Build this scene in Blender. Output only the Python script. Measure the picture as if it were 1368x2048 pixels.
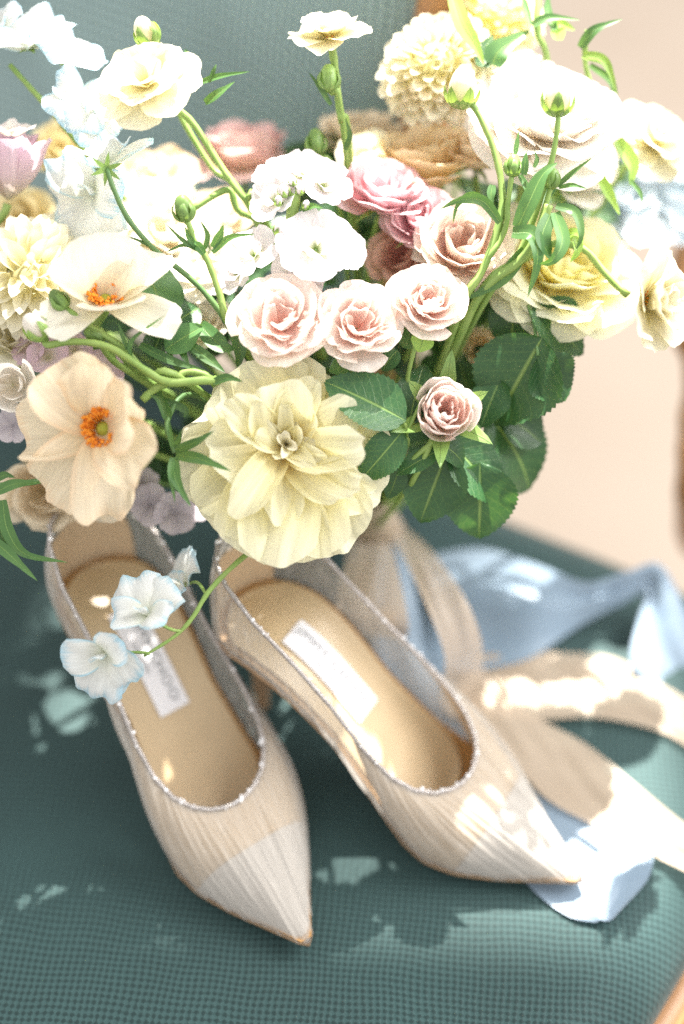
import bpy, bmesh, math, random
import numpy as np
from mathutils import Vector, Matrix
PI = math.pi
for _o in list(bpy.data.objects): bpy.data.objects.remove(_o)
SC = bpy.context.scene
COL = SC.collection

# ------------------------------------------------------------------ camera
SEAT = 0.46                       # height of the chair seat above the floor
PITCH = math.radians(47.0)
CAM = np.array([0.0, 0.0, SEAT + 0.72])
RIGHT = np.array([1.0, 0.0, 0.0])
FWD = np.array([0.0, math.cos(PITCH), -math.sin(PITCH)])
UP = np.array([0.0, math.sin(PITCH), math.cos(PITCH)])
FPX = 50.0 / 36.0 * 2048
FOC = 0.72
cd = bpy.data.cameras.new('camera'); cam = bpy.data.objects.new('camera', cd); COL.objects.link(cam)
cam.location = CAM; cam.rotation_euler = (PI / 2 - PITCH, 0, 0)
cd.lens = 50; cd.sensor_fit = 'VERTICAL'; cd.sensor_height = 36; cd.sensor_width = 24
cd.clip_start = 0.02; cd.clip_end = 60
cd.dof.use_dof = True; cd.dof.focus_distance = FOC + 0.008; cd.dof.aperture_fstop = 1.35
SC.camera = cam

# ------------------------------------------------------------------ light
w = bpy.data.worlds.new('World'); SC.world = w; w.use_nodes = True
bg = w.node_tree.nodes['Background']; bg.inputs[0].default_value = (1.0, 0.985, 0.96, 1); bg.inputs[1].default_value = 0.86

def lamp(name, kind, loc, aim, energy, col, **kw):
    l = bpy.data.lights.new(name, kind); l.energy = energy; l.color = col
    for k, v in kw.items(): setattr(l, k, v)
    o = bpy.data.objects.new(name, l); COL.objects.link(o); o.location = loc
    o.rotation_euler = (Vector(aim) - Vector(loc)).to_track_quat('-Z', 'Y').to_euler()
    return o
AIM = (0.02, 0.50, SEAT + 0.12)
# sunlight that falls through a window: one hard lamp, beam trimmed to the bouquet by an added oblong mask
SUN_DIR = np.array([0.05, 0.70, 1.0]); SUN_DIR /= np.linalg.norm(SUN_DIR)
BEAM = (0.005, 0.480, SEAT)           # middle of the beam on the seat plane
BEAM_W, BEAM_H = 0.195, 0.089         # half width and half height of the beam (m), across its direction
key = lamp('window_sunbeam', 'SPOT', tuple(np.array(BEAM) + 5.0 * SUN_DIR), BEAM, 4900, (1.0, 0.95, 0.87), spot_size=2 * math.atan(0.30 / 5.0), spot_blend=0.0, shadow_soft_size=0.025)
key.data.use_nodes = True; _t = key.data.node_tree; _n = _t.nodes; _l = _t.links
_tc = _n.new('ShaderNodeTexCoord'); _sp = _n.new('ShaderNodeSeparateXYZ'); _l.new(_tc.outputs['Normal'], _sp.inputs[0])
def _m(op, a, b):
    q = _n.new('ShaderNodeMath'); q.operation = op
    for k, v in enumerate((a, b)):
        if hasattr(v, 'links'): _l.new(v, q.inputs[k])
        else: q.inputs[k].default_value = v
    return q.outputs[0]
def _edge(axis, half):
    q = _n.new('ShaderNodeMapRange'); q.interpolation_type = 'SMOOTHSTEP'
    _l.new(_m('MULTIPLY', _m('ABSOLUTE', _m('DIVIDE', _sp.outputs[axis], _sp.outputs[2]), 0.0), 5.0), q.inputs[0])
    q.inputs[1].default_value = half - 0.008; q.inputs[2].default_value = half + 0.008; q.inputs[3].default_value = 1.0; q.inputs[4].default_value = 0.0
    return q.outputs[0]
_l.new(_m('MULTIPLY', _edge(0, BEAM_W), _edge(1, BEAM_H)), _n['Emission'].inputs['Strength'])
lamp('window_skylight', 'AREA', (1.5, 0.9, SEAT + 1.5), AIM, 40, (1.0, 0.98, 0.95), shape='RECTANGLE', size=1.1, size_y=1.3)
SC.view_settings.view_transform = 'Standard'; SC.view_settings.look = 'None'
SC.view_settings.exposure = 0.74; SC.view_settings.gamma = 1.0; SC.view_settings.use_curve_mapping = False
SC.render.engine = 'CYCLES'; SC.cycles.use_denoising = False
SC.cycles.max_bounces = 14; SC.cycles.diffuse_bounces = 8; SC.cycles.transparent_max_bounces = 12; SC.cycles.transmission_bounces = 10
SC.cycles.caustics_reflective = False; SC.cycles.caustics_refractive = False

# ------------------------------------------------------------------ helpers
def P(px, py, off=0.0):
    """photograph pixel + centimetres behind the focal plane -> world point"""
    d = FOC + off / 100.0
    return CAM + d * FWD + (px - 684) / FPX * d * RIGHT + (1024 - py) / FPX * d * UP
def S(px, py, z=0.0):
    """photograph pixel -> point at height z (m) above the seat"""
    v = FWD + (px - 684) / FPX * RIGHT + (1024 - py) / FPX * UP
    t = (SEAT + z - CAM[2]) / v[2]
    return CAM + t * v
def cm(px, off=0.0): return px / FPX * (FOC + off / 100.0)
def V3(f):
    v = f[0] * RIGHT + f[1] * UP - f[2] * FWD
    return v / np.linalg.norm(v)
def frame(n, spin=0.0):
    n = np.asarray(n, float); n = n / np.linalg.norm(n)
    a = UP if abs(np.dot(n, UP)) < 0.95 else RIGHT
    y = a - np.dot(a, n) * n; y /= np.linalg.norm(y)
    x = np.cross(y, n)
    c, s = math.cos(spin), math.sin(spin)
    return np.stack([c * x + s * y, -s * x + c * y, n], axis=1)      # columns = axes
def mat4(loc, R):
    M = Matrix.Identity(4)
    for i in range(3):
        for j in range(3): M[i][j] = R[i, j]
        M[i][3] = loc[i]
    return M
_FC = {}
def grid_faces(n, m, closed=False):
    k = (n, m, closed)
    if k not in _FC:
        f = []
        mm = m if closed else m - 1
        for i in range(n - 1):
            for j in range(mm):
                j2 = (j + 1) % m
                f.append((i * m + j, i * m + j2, (i + 1) * m + j2, (i + 1) * m + j))
        _FC[k] = f
    return _FC[k]
def mesh(name, verts, faces, uv=None, smooth=True):
    me = bpy.data.meshes.new(name)
    me.from_pydata(np.asarray(verts).tolist(), [], faces)
    if uv is not None:
        n = len(me.loops); idx = np.empty(n, dtype=np.int32); me.loops.foreach_get('vertex_index', idx)
        lay = me.uv_layers.new(name='UVMap')
        lay.data.foreach_set('uv', np.asarray(uv, dtype=np.float32)[idx].ravel())
    if smooth: me.polygons.foreach_set('use_smooth', [True] * len(me.polygons))
    me.update()
    return me
def obj(name, me, mat=None, parent=None, world=False):
    o = bpy.data.objects.new(name, me); COL.objects.link(o)
    if mat is not None and me is not None and not me.materials: me.materials.append(mat)
    if parent is not None:
        o.parent = parent
        if world: o.matrix_parent_inverse = PM[parent.name].inverted()
    return o
PM = {}
def thing(name, label, cat, loc=(0, 0, 0), R=None, group=None):
    o = bpy.data.objects.new(name, None); COL.objects.link(o); o.empty_display_size = 0.01
    M = mat4(loc, np.eye(3) if R is None else R); o.matrix_world = M; PM[o.name] = M
    o['label'] = label; o['category'] = cat
    if group: o['group'] = group
    return o
def tag(o, label, cat, group=None):
    o['label'] = label; o['category'] = cat
    if group: o['group'] = group
    return o
def crom(pts, n):
    pts = np.asarray(pts, float)
    if len(pts) == 2: return pts[0] + (pts[1] - pts[0]) * np.linspace(0, 1, n)[:, None]
    p = np.vstack([2 * pts[0] - pts[1], pts, 2 * pts[-1] - pts[-2]])
    seg = len(pts) - 1; out = []
    for u in np.linspace(0, seg - 1e-9, n):
        i = int(u); t = u - i; a, b, c, d = p[i], p[i + 1], p[i + 2], p[i + 3]
        out.append(0.5 * (2 * b + (c - a) * t + (2 * a - 5 * b + 4 * c - d) * t * t + (3 * b - a - 3 * c + d) * t ** 3))
    return np.array(out)
def tube(pts, r, n=18, k=8, closed=False):
    c = crom(pts, n); T = np.gradient(c, axis=0); T /= np.linalg.norm(T, axis=1)[:, None] + 1e-12
    r = np.interp(np.linspace(0, 1, n), np.linspace(0, 1, len(np.atleast_1d(r))), np.atleast_1d(r)) if np.ndim(r) else np.full(n, r)
    a = np.array([0, 0, 1.0]) if abs(T[0, 2]) < 0.9 else np.array([1.0, 0, 0])
    ph = 37.0 * (c[0, 0] + c[-1, 1]); r = r * (1 + 0.06 * np.sin(np.arange(n) * 1.9 + ph) + 0.05 * np.sin(np.arange(n) * 0.83 + 2 * ph))
    vs = []; x = np.cross(T[0], a); x /= np.linalg.norm(x)
    for i in range(n):
        x = x - np.dot(x, T[i]) * T[i]; x /= np.linalg.norm(x); y = np.cross(T[i], x)
        for j in range(k):
            an = 2 * PI * j / k
            vs.append(c[i] + r[i] * (math.cos(an) * x + math.sin(an) * y))
    f = list(grid_faces(n, k, True)); f = f + [tuple(range(k))[::-1], tuple((n - 1) * k + j for j in range(k))]
    uv = [(j / k, i / (n - 1)) for i in range(n) for j in range(k)]
    return vs, f, uv
def smooth(x, a, b):
    t = np.clip((x - a) / (b - a), 0, 1); return t * t * (3 - 2 * t)

# ------------------------------------------------------------------ materials
def newmat(name):
    m = bpy.data.materials.new(name); m.use_nodes = True
    nt = m.node_tree; nt.nodes.clear()
    return m, nt, nt.nodes, nt.links
def nd(ns, t, **kw):
    n = ns.new(t)
    for k, v in kw.items():
        if k.startswith('i_'): n.inputs[int(k[2:])].default_value = v
        else: setattr(n, k, v)
    return n
def ramp(ns, stops, interp='LINEAR'):
    r = ns.new('ShaderNodeValToRGB'); r.color_ramp.interpolation = interp
    e = r.color_ramp.elements
    while len(e) < len(stops): e.new(0.5)
    for el, (p, c) in zip(e, stops):
        el.position = p; el.color = (c[0], c[1], c[2], 1) if np.ndim(c) else (c, c, c, 1)
    return r
def math_n(ns, ln, op, a, b=None, c=None):
    n = ns.new('ShaderNodeMath'); n.operation = op
    for i, v in enumerate((a, b, c)):
        if v is None: continue
        if hasattr(v, 'links'): ln.new(v, n.inputs[i])
        else: n.inputs[i].default_value = v
    return n.outputs[0]
def mixc(ns, ln, mode, fac, a, b):
    n = ns.new('ShaderNodeMix'); n.data_type = 'RGBA'; n.blend_type = mode
    for s, v in ((n.inputs[0], fac), (n.inputs[6], a), (n.inputs[7], b)):
        if hasattr(v, 'links'): ln.new(v, s)
        elif np.ndim(v): s.default_value = (v[0], v[1], v[2], 1)
        else: s.default_value = v
    return n.outputs[2]

def petal_mat(name, base, tip, mid=None, edge=None, edge_at=0.8, transl=0.38, rough=0.5, vein=0.10, veins=26, var=0.05, spec=0.25):
    m, nt, ns, ln = newmat(name)
    uv = nd(ns, 'ShaderNodeUVMap'); sep = nd(ns, 'ShaderNodeSeparateXYZ'); ln.new(uv.outputs[0], sep.inputs[0])
    u, v = sep.outputs[0], sep.outputs[1]
    stops = [(0.0, base), (0.45, mid if mid else [0.5 * (a + b) for a, b in zip(base, tip)]), (0.85, tip)]
    r = ramp(ns, stops); ln.new(v, r.inputs[0]); col = r.outputs[0]
    oi = nd(ns, 'ShaderNodeObjectInfo')
    cmb = nd(ns, 'ShaderNodeCombineXYZ')
    ln.new(math_n(ns, ln, 'MULTIPLY', u, float(veins)), cmb.inputs[0]); ln.new(math_n(ns, ln, 'MULTIPLY', v, 2.2), cmb.inputs[1])
    ln.new(math_n(ns, ln, 'MULTIPLY', oi.outputs['Random'], 60.0), cmb.inputs[2])
    nz = nd(ns, 'ShaderNodeTexNoise'); nz.inputs['Scale'].default_value = 1.0; nz.inputs['Detail'].default_value = 3; ln.new(cmb.outputs[0], nz.inputs[0])
    vr = ramp(ns, [(0.35, 1.0), (0.65, 1.0 - vein)]); ln.new(nz.outputs[0], vr.inputs[0])
    col = mixc(ns, ln, 'MULTIPLY', 1.0, col, vr.outputs[0])
    if edge:
        d = math_n(ns, ln, 'MULTIPLY', math_n(ns, ln, 'ABSOLUTE', math_n(ns, ln, 'SUBTRACT', u, 0.5)), 2.0)
        d = math_n(ns, ln, 'MAXIMUM', d, v)
        d = math_n(ns, ln, 'ADD', d, math_n(ns, ln, 'MULTIPLY', math_n(ns, ln, 'SUBTRACT', nz.outputs[0], 0.5), 0.45))
        er = ramp(ns, [(edge_at, 0.0), (min(1.0, edge_at + 0.3), 0.62)]); ln.new(d, er.inputs[0])
        col = mixc(ns, ln, 'MIX', er.outputs[0], col, edge)
    hs = nd(ns, 'ShaderNodeHueSaturation')
    mr = nd(ns, 'ShaderNodeMapRange'); mr.inputs[3].default_value = 1 - var; mr.inputs[4].default_value = 1 + var * 0.5; ln.new(oi.outputs['Random'], mr.inputs[0])
    ln.new(mr.outputs[0], hs.inputs['Value']); ln.new(col, hs.inputs['Color']); col = hs.outputs[0]
    bp = nd(ns, 'ShaderNodeBump'); bp.inputs['Strength'].default_value = 0.35; bp.inputs['Distance'].default_value = 0.0006; ln.new(nz.outputs[0], bp.inputs['Height'])
    pb = nd(ns, 'ShaderNodeBsdfPrincipled'); ln.new(col, pb.inputs['Base Color']); pb.inputs['Roughness'].default_value = rough
    pb.inputs['Specular IOR Level'].default_value = spec; ln.new(bp.outputs[0], pb.inputs['Normal'])
    tr = nd(ns, 'ShaderNodeBsdfTranslucent'); ln.new(col, tr.inputs[0]); ln.new(bp.outputs[0], tr.inputs[1])
    mx = nd(ns, 'ShaderNodeMixShader', i_0=transl); ln.new(pb.outputs[0], mx.inputs[1]); ln.new(tr.outputs[0], mx.inputs[2])
    out = nd(ns, 'ShaderNodeOutputMaterial'); ln.new(mx.outputs[0], out.inputs[0])
    return m
def leaf_mat(name, a, b, vein=(0.16, 0.26, 0.08), rough=0.38, transl=0.28, veins=True):
    m, nt, ns, ln = newmat(name)
    uv = nd(ns, 'ShaderNodeUVMap'); sep = nd(ns, 'ShaderNodeSeparateXYZ'); ln.new(uv.outputs[0], sep.inputs[0])
    u, v = sep.outputs[0], sep.outputs[1]
    tc = nd(ns, 'ShaderNodeTexCoord'); nz = nd(ns, 'ShaderNodeTexNoise'); nz.inputs['Scale'].default_value = 42; nz.inputs['Detail'].default_value = 6
    ln.new(tc.outputs['Object'], nz.inputs[0])
    cr = ramp(ns, [(0.3, a), (0.7, b)]); ln.new(nz.outputs[0], cr.inputs[0]); col = cr.outputs[0]
    au = math_n(ns, ln, 'ABSOLUTE', math_n(ns, ln, 'SUBTRACT', u, 0.5))
    mid = ramp(ns, [(0.0, 1.0), (0.012, 1.0), (0.03, 0.0)]); ln.new(au, mid.inputs[0])
    h = mid.outputs[0]
    if veins:
        q = math_n(ns, ln, 'SUBTRACT', math_n(ns, ln, 'MULTIPLY', v, 9.0), math_n(ns, ln, 'MULTIPLY', au, 5.0))
        q = math_n(ns, ln, 'ADD', q, math_n(ns, ln, 'MULTIPLY', nz.outputs[0], 0.35))
        q = math_n(ns, ln, 'ABSOLUTE', math_n(ns, ln, 'SUBTRACT', math_n(ns, ln, 'FRACT', q), 0.5))
        sv = ramp(ns, [(0.0, 0.30), (0.03, 0.24), (0.07, 0.0)]); ln.new(q, sv.inputs[0])
        h = math_n(ns, ln, 'MAXIMUM', mid.outputs[0], sv.outputs[0])
        vo = nd(ns, 'ShaderNodeTexVoronoi'); vo.feature = 'DISTANCE_TO_EDGE'; vo.inputs['Scale'].default_value = 330; ln.new(tc.outputs['Object'], vo.inputs[0])
        vv = ramp(ns, [(0.0, 0.18), (0.08, 0.0)]); ln.new(vo.outputs[0], vv.inputs[0]); h = math_n(ns, ln, 'MAXIMUM', h, vv.outputs[0])
    col = mixc(ns, ln, 'MIX', h, col, vein)
    oi = nd(ns, 'ShaderNodeObjectInfo'); hs = nd(ns, 'ShaderNodeHueSaturation')
    mr = nd(ns, 'ShaderNodeMapRange'); mr.inputs[3].default_value = 0.75; mr.inputs[4].default_value = 1.25; ln.new(oi.outputs['Random'], mr.inputs[0])
    ln.new(mr.outputs[0], hs.inputs['Value']); ln.new(col, hs.inputs['Color']); col = hs.outputs[0]
    bp = nd(ns, 'ShaderNodeBump'); bp.inputs['Strength'].default_value = 0.5; bp.inputs['Distance'].default_value = 0.0006; bp.invert = True; ln.new(h, bp.inputs['Height'])
    pb = nd(ns, 'ShaderNodeBsdfPrincipled'); ln.new(col, pb.inputs['Base Color']); pb.inputs['Roughness'].default_value = rough
    pb.inputs['Specular IOR Level'].default_value = 0.45; ln.new(bp.outputs[0], pb.inputs['Normal'])
    tr = nd(ns, 'ShaderNodeBsdfTranslucent')
    tcx = mixc(ns, ln, 'MULTIPLY', 1.0, col, (1.9, 1.7, 0.7)); ln.new(tcx, tr.inputs[0])
    mx = nd(ns, 'ShaderNodeMixShader', i_0=transl); ln.new(pb.outputs[0], mx.inputs[1]); ln.new(tr.outputs[0], mx.inputs[2])
    out = nd(ns, 'ShaderNodeOutputMaterial'); ln.new(mx.outputs[0], out.inputs[0])
    return m
def plain_mat(name, a, b=None, scale=40, rough=0.6, bump=0.0, dist=0.001, spec=0.3, metal=0.0, stretch=None, transl=0.0, transp=0.0, sheen=0.0, detail=4):
    m, nt, ns, ln = newmat(name)
    tc = nd(ns, 'ShaderNodeTexCoord'); mp = nd(ns, 'ShaderNodeMapping'); ln.new(tc.outputs['Object'], mp.inputs[0])
    if stretch: mp.inputs['Scale'].default_value = stretch
    nz = nd(ns, 'ShaderNodeTexNoise'); nz.inputs['Scale'].default_value = scale; nz.inputs['Detail'].default_value = detail; ln.new(mp.outputs[0], nz.inputs[0])
    cr = ramp(ns, [(0.3, a), (0.7, b if b else a)]); ln.new(nz.outputs[0], cr.inputs[0])
    pb = nd(ns, 'ShaderNodeBsdfPrincipled'); ln.new(cr.outputs[0], pb.inputs['Base Color']); pb.inputs['Roughness'].default_value = rough
    pb.inputs['Specular IOR Level'].default_value = spec; pb.inputs['Metallic'].default_value = metal
    if sheen: pb.inputs['Sheen Weight'].default_value = sheen
    if bump:
        bp = nd(ns, 'ShaderNodeBump'); bp.inputs['Strength'].default_value = bump; bp.inputs['Distance'].default_value = dist
        ln.new(nz.outputs[0], bp.inputs['Height']); ln.new(bp.outputs[0], pb.inputs['Normal'])
    sh = pb.outputs[0]
    if transl:
        tr = nd(ns, 'ShaderNodeBsdfTranslucent'); ln.new(cr.outputs[0], tr.inputs[0])
        mx = nd(ns, 'ShaderNodeMixShader', i_0=transl); ln.new(sh, mx.inputs[1]); ln.new(tr.outputs[0], mx.inputs[2]); sh = mx.outputs[0]
    if transp:
        tp = nd(ns, 'ShaderNodeBsdfTransparent')
        mx = nd(ns, 'ShaderNodeMixShader', i_0=transp); ln.new(sh, mx.inputs[1]); ln.new(tp.outputs[0], mx.inputs[2]); sh = mx.outputs[0]
    out = nd(ns, 'ShaderNodeOutputMaterial'); ln.new(sh, out.inputs[0])
    return m
def weave_mat(name, dark, light, rot, period=0.0052):
    m, nt, ns, ln = newmat(name)
    tc = nd(ns, 'ShaderNodeTexCoord'); mp = nd(ns, 'ShaderNodeMapping'); mp.inputs['Rotation'].default_value = rot
    ln.new(tc.outputs['UV'], mp.inputs[0])
    sep = nd(ns, 'ShaderNodeSeparateXYZ'); 
    nzw = nd(ns, 'ShaderNodeTexNoise'); nzw.inputs['Scale'].default_value = 14; ln.new(mp.outputs[0], nzw.inputs[0])
    ad = nd(ns, 'ShaderNodeVectorMath'); ad.operation = 'MULTIPLY_ADD'; ln.new(nzw.outputs[1], ad.inputs[0]); ad.inputs[1].default_value = (0.010, 0.010, 0); ln.new(mp.outputs[0], ad.inputs[2])
    ln.new(ad.outputs[0], sep.inputs[0])
    k = 2 * PI / period
    sx = math_n(ns, ln, 'SINE', math_n(ns, ln, 'MULTIPLY', sep.outputs[0], k)); sy = math_n(ns, ln, 'SINE', math_n(ns, ln, 'MULTIPLY', sep.outputs[1], k))
    q = math_n(ns, ln, 'ADD', math_n(ns, ln, 'MULTIPLY', sx, 0.5), math_n(ns, ln, 'MULTIPLY', sy, 0.5))
    nz = nd(ns, 'ShaderNodeTexNoise'); nz.inputs['Scale'].default_value = 700; nz.inputs['Detail'].default_value = 3; ln.new(tc.outputs['UV'], nz.inputs[0])
    q2 = math_n(ns, ln, 'ADD', q, math_n(ns, ln, 'MULTIPLY', math_n(ns, ln, 'SUBTRACT', nz.outputs[0], 0.5), 1.6))
    cr = ramp(ns, [(0.28, dark), (0.62, light)])
    ln.new(math_n(ns, ln, 'ADD', math_n(ns, ln, 'MULTIPLY', q2, 0.4), 0.5), cr.inputs[0])
    big = nd(ns, 'ShaderNodeTexNoise'); big.inputs['Scale'].default_value = 9; big.inputs['Detail'].default_value = 5; ln.new(tc.outputs['UV'], big.inputs[0])
    br = ramp(ns, [(0.3, 0.86), (0.7, 1.12)]); ln.new(big.outputs[0], br.inputs[0])
    col = mixc(ns, ln, 'MULTIPLY', 1.0, cr.outputs[0], br.outputs[0])
    bp = nd(ns, 'ShaderNodeBump'); bp.inputs['Strength'].default_value = 0.35; bp.inputs['Distance'].default_value = 0.0006; ln.new(q2, bp.inputs['Height'])
    pb = nd(ns, 'ShaderNodeBsdfPrincipled'); ln.new(col, pb.inputs['Base Color']); pb.inputs['Roughness'].default_value = 0.62
    pb.inputs['Specular IOR Level'].default_value = 0.22; pb.inputs['Sheen Weight'].default_value = 0.14; pb.inputs['Sheen Roughness'].default_value = 0.5; ln.new(bp.outputs[0], pb.inputs['Normal'])
    out = nd(ns, 'ShaderNodeOutputMaterial'); ln.new(pb.outputs[0], out.inputs[0])
    return m

M = {}
M['cream'] = petal_mat('petal_cream', (0.72, 0.66, 0.34), (0.86, 0.82, 0.66), mid=(0.83, 0.78, 0.56))
M['white'] = petal_mat('petal_white', (0.86, 0.78, 0.62), (0.90, 0.87, 0.83), mid=(0.89, 0.84, 0.77), transl=0.46)
M['lemon'] = petal_mat('petal_lemon', (0.92, 0.84, 0.36), (0.92, 0.90, 0.70), mid=(0.92, 0.87, 0.55), transl=0.5)
M['tulip'] = petal_mat('petal_tulip', (0.84, 0.64, 0.22), (0.94, 0.915, 0.70), mid=(0.94, 0.885, 0.56), veins=18, vein=0.16, transl=0.50)
M['yellow'] = petal_mat('petal_yellow', (0.93, 0.84, 0.26), (0.93, 0.89, 0.56), mid=(0.93, 0.86, 0.40), transl=0.5)
M['blush'] = petal_mat('petal_blush', (0.93, 0.58, 0.42), (0.93, 0.84, 0.77), mid=(0.93, 0.77, 0.68), transl=0.48)
M['spray'] = petal_mat('petal_spray', (0.93, 0.56, 0.46), (0.93, 0.85, 0.81), mid=(0.93, 0.77, 0.71), transl=0.48, edge=(0.90, 0.74, 0.64), edge_at=0.88)
M['budpink'] = petal_mat('petal_bud', (0.95, 0.70, 0.64), (0.95, 0.86, 0.82), mid=(0.95, 0.78, 0.74), transl=0.56)
M['pink'] = petal_mat('petal_pink', (0.74, 0.32, 0.33), (0.83, 0.60, 0.63), mid=(0.80, 0.50, 0.53))
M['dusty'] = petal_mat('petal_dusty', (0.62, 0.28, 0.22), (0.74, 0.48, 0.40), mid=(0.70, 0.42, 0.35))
M['coral'] = petal_mat('petal_coral', (0.88, 0.68, 0.46), (0.88, 0.64, 0.62), mid=(0.89, 0.70, 0.60))
M['peach'] = petal_mat('petal_peach', (0.88, 0.74, 0.46), (0.91, 0.80, 0.62), mid=(0.91, 0.81, 0.64), edge=(0.84, 0.62, 0.42), edge_at=0.85, veins=22, vein=0.12, transl=0.46)
M['pale'] = petal_mat('petal_pale', (0.80, 0.74, 0.50), (0.86, 0.83, 0.74), mid=(0.86, 0.80, 0.66), veins=20)
M['orange'] = petal_mat('petal_orange', (0.94, 0.70, 0.24), (0.94, 0.80, 0.56), mid=(0.94, 0.76, 0.42), transl=0.5)
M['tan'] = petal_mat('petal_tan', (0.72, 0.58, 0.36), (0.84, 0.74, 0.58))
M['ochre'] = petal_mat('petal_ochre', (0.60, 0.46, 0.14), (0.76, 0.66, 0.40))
M['pea'] = petal_mat('petal_sweet_pea', (0.72, 0.74, 0.62), (0.80, 0.83, 0.84), mid=(0.80, 0.81, 0.78), edge=(0.22, 0.56, 0.76), edge_at=0.80, veins=20, transl=0.42)
M['mauve'] = petal_mat('petal_mauve', (0.60, 0.56, 0.36), (0.74, 0.56, 0.66), mid=(0.74, 0.60, 0.64))
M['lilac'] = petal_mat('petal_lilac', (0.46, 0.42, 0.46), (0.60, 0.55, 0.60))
M['stock'] = petal_mat('petal_stock', (0.42, 0.56, 0.14), (0.85, 0.80, 0.83), mid=(0.84, 0.78, 0.78), veins=24)
M['bluewhite'] = petal_mat('petal_blue_white', (0.55, 0.66, 0.72), (0.70, 0.78, 0.84))
M['leaf'] = leaf_mat('rose_leaf', (0.022, 0.075, 0.028), (0.040, 0.115, 0.040))
M['leaf2'] = leaf_mat('soft_leaf', (0.06, 0.15, 0.05), (0.10, 0.21, 0.07), veins=False)
M['blade'] = leaf_mat('blade_leaf', (0.05, 0.135, 0.04), (0.10, 0.205, 0.065), veins=False, vein=(0.22, 0.36, 0.12), transl=0.33)
M['bright'] = leaf_mat('bright_leaf', (0.18, 0.34, 0.06), (0.27, 0.42, 0.10), veins=False, transl=0.36)
M['stem'] = plain_mat('stem_green', (0.20, 0.34, 0.08), (0.32, 0.44, 0.13), scale=60, rough=0.45, spec=0.4, transl=0.18)
M['stemd'] = plain_mat('stem_dark', (0.08, 0.17, 0.06), (0.14, 0.25, 0.08), scale=60, rough=0.45, spec=0.4, transl=0.1)
M['sepal'] = leaf_mat('sepal', (0.16, 0.28, 0.07), (0.26, 0.40, 0.13), veins=False, transl=0.25)
M['anther'] = plain_mat('anther_orange', (0.80, 0.22, 0.02), (0.90, 0.38, 0.04), scale=300, rough=0.7)
M['disc'] = plain_mat('poppy_disc', (0.26, 0.30, 0.03), (0.42, 0.44, 0.07), scale=700, rough=0.7, bump=0.6)

# ------------------------------------------------------------------ setting: floor, wall, chair
g = obj('floor', mesh('floor', [(-6, -3, 0), (6, -3, 0), (6, 6, 0), (-6, 6, 0)], [(0, 1, 2, 3)], smooth=False),
        plain_mat('floor_stone', (0.43, 0.35, 0.28), (0.47, 0.39, 0.32), scale=3, rough=0.6)); g['kind'] = 'structure'
M['wood'] = plain_mat('chair_wood', (0.30, 0.14, 0.055), (0.46, 0.24, 0.10), scale=18, rough=0.38, spec=0.5, stretch=(1, 1, 9), bump=0.1)
CH_ANG = math.radians(-34)
fabric = weave_mat('seat_weave_shaded', (0.011, 0.030, 0.030), (0.031, 0.070, 0.070), (0, 0, math.radians(5)), period=0.0036)  # chair upholstery, colour darkened to stand in for shade on the seat
fabric_b = weave_mat('back_weave_lit', (0.13, 0.20, 0.20), (0.33, 0.45, 0.46), (0, 0, 0), period=0.0055)  # same upholstery, colour lightened to stand in for light on the back
seat_poly = np.array([(0.285, 0.565), (0.07, 0.708), (-0.26, 0.90), (-0.56, 0.52), (-0.42, 0.20), (-0.10, 0.075), (0.070, 0.19), (0.152, 0.305), (0.236, 0.43)])
def closed_curve(poly, n):
    p = np.vstack([poly, poly[:1]]); d = np.vstack([poly[-1:], p, poly[1:2]])
    out = []
    m = len(poly)
    for u in np.linspace(0, m, n, endpoint=False):
        i = int(u); t = u - i
        a, b, c, e = poly[(i - 1) % m], poly[i % m], poly[(i + 1) % m], poly[(i + 2) % m]
        out.append(0.5 * (2 * b + (c - a) * t + (2 * a - 5 * b + 4 * c - e) * t * t + (3 * b - a - 3 * c + e) * t ** 3))
    return np.array(out)
rim = closed_curve(seat_poly, 120); cen = np.array([-0.12, 0.47])
chair = thing('chair', 'wooden chair with green woven upholstery under the bouquet and the heels', 'chair', (0, 0.47, 0))
rho = np.concatenate([np.linspace(0.02, 0.85, 26), np.linspace(0.88, 1.0, 10), [1.008, 1.01, 1.005]])
zz = np.concatenate([np.zeros(26), -0.020 * ((np.linspace(0.88, 1.0, 10) - 0.86) / 0.14) ** 2.6, [-0.030, -0.040, -0.052]])
vs = []; uvs = []
for r_, z_ in zip(rho, zz):
    for q in rim:
        p = cen + (q - cen) * r_; vs.append((p[0], p[1], SEAT + z_)); uvs.append((p[0], p[1]))
fc = list(grid_faces(len(rho), 120, True)); fc.append(tuple(range(120))[::-1])
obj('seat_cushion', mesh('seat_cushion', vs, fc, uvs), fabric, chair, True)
# wooden seat rail: rounded profile swept round the seat
prof = [(0.985, -0.050), (1.015, -0.047), (1.045, -0.050), (1.055, -0.058), (1.055, -0.095), (1.045, -0.104), (0.99, -0.104)]
vs = []
for a, z_ in prof:
    for q in rim: p = cen + (q - cen) * a; vs.append((p[0], p[1], SEAT + z_))
obj('seat_rail', mesh('seat_rail', vs, grid_faces(len(prof), 120, True)), M['wood'], chair, True)
for (lx, ly) in ((0.24, 0.55), (-0.24, 0.86), (-0.47, 0.30), (0.02, 0.20)):
    v_, f_, u_ = tube([(lx, ly, SEAT - 0.06), (lx, ly, SEAT - 0.13), (lx, ly, SEAT - 0.2), (lx, ly, 0.0)], [0.026, 0.027, 0.02, 0.012], 16, 12)
    obj('leg', mesh('leg', v_, f_, u_), M['wood'], chair, True)
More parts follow.
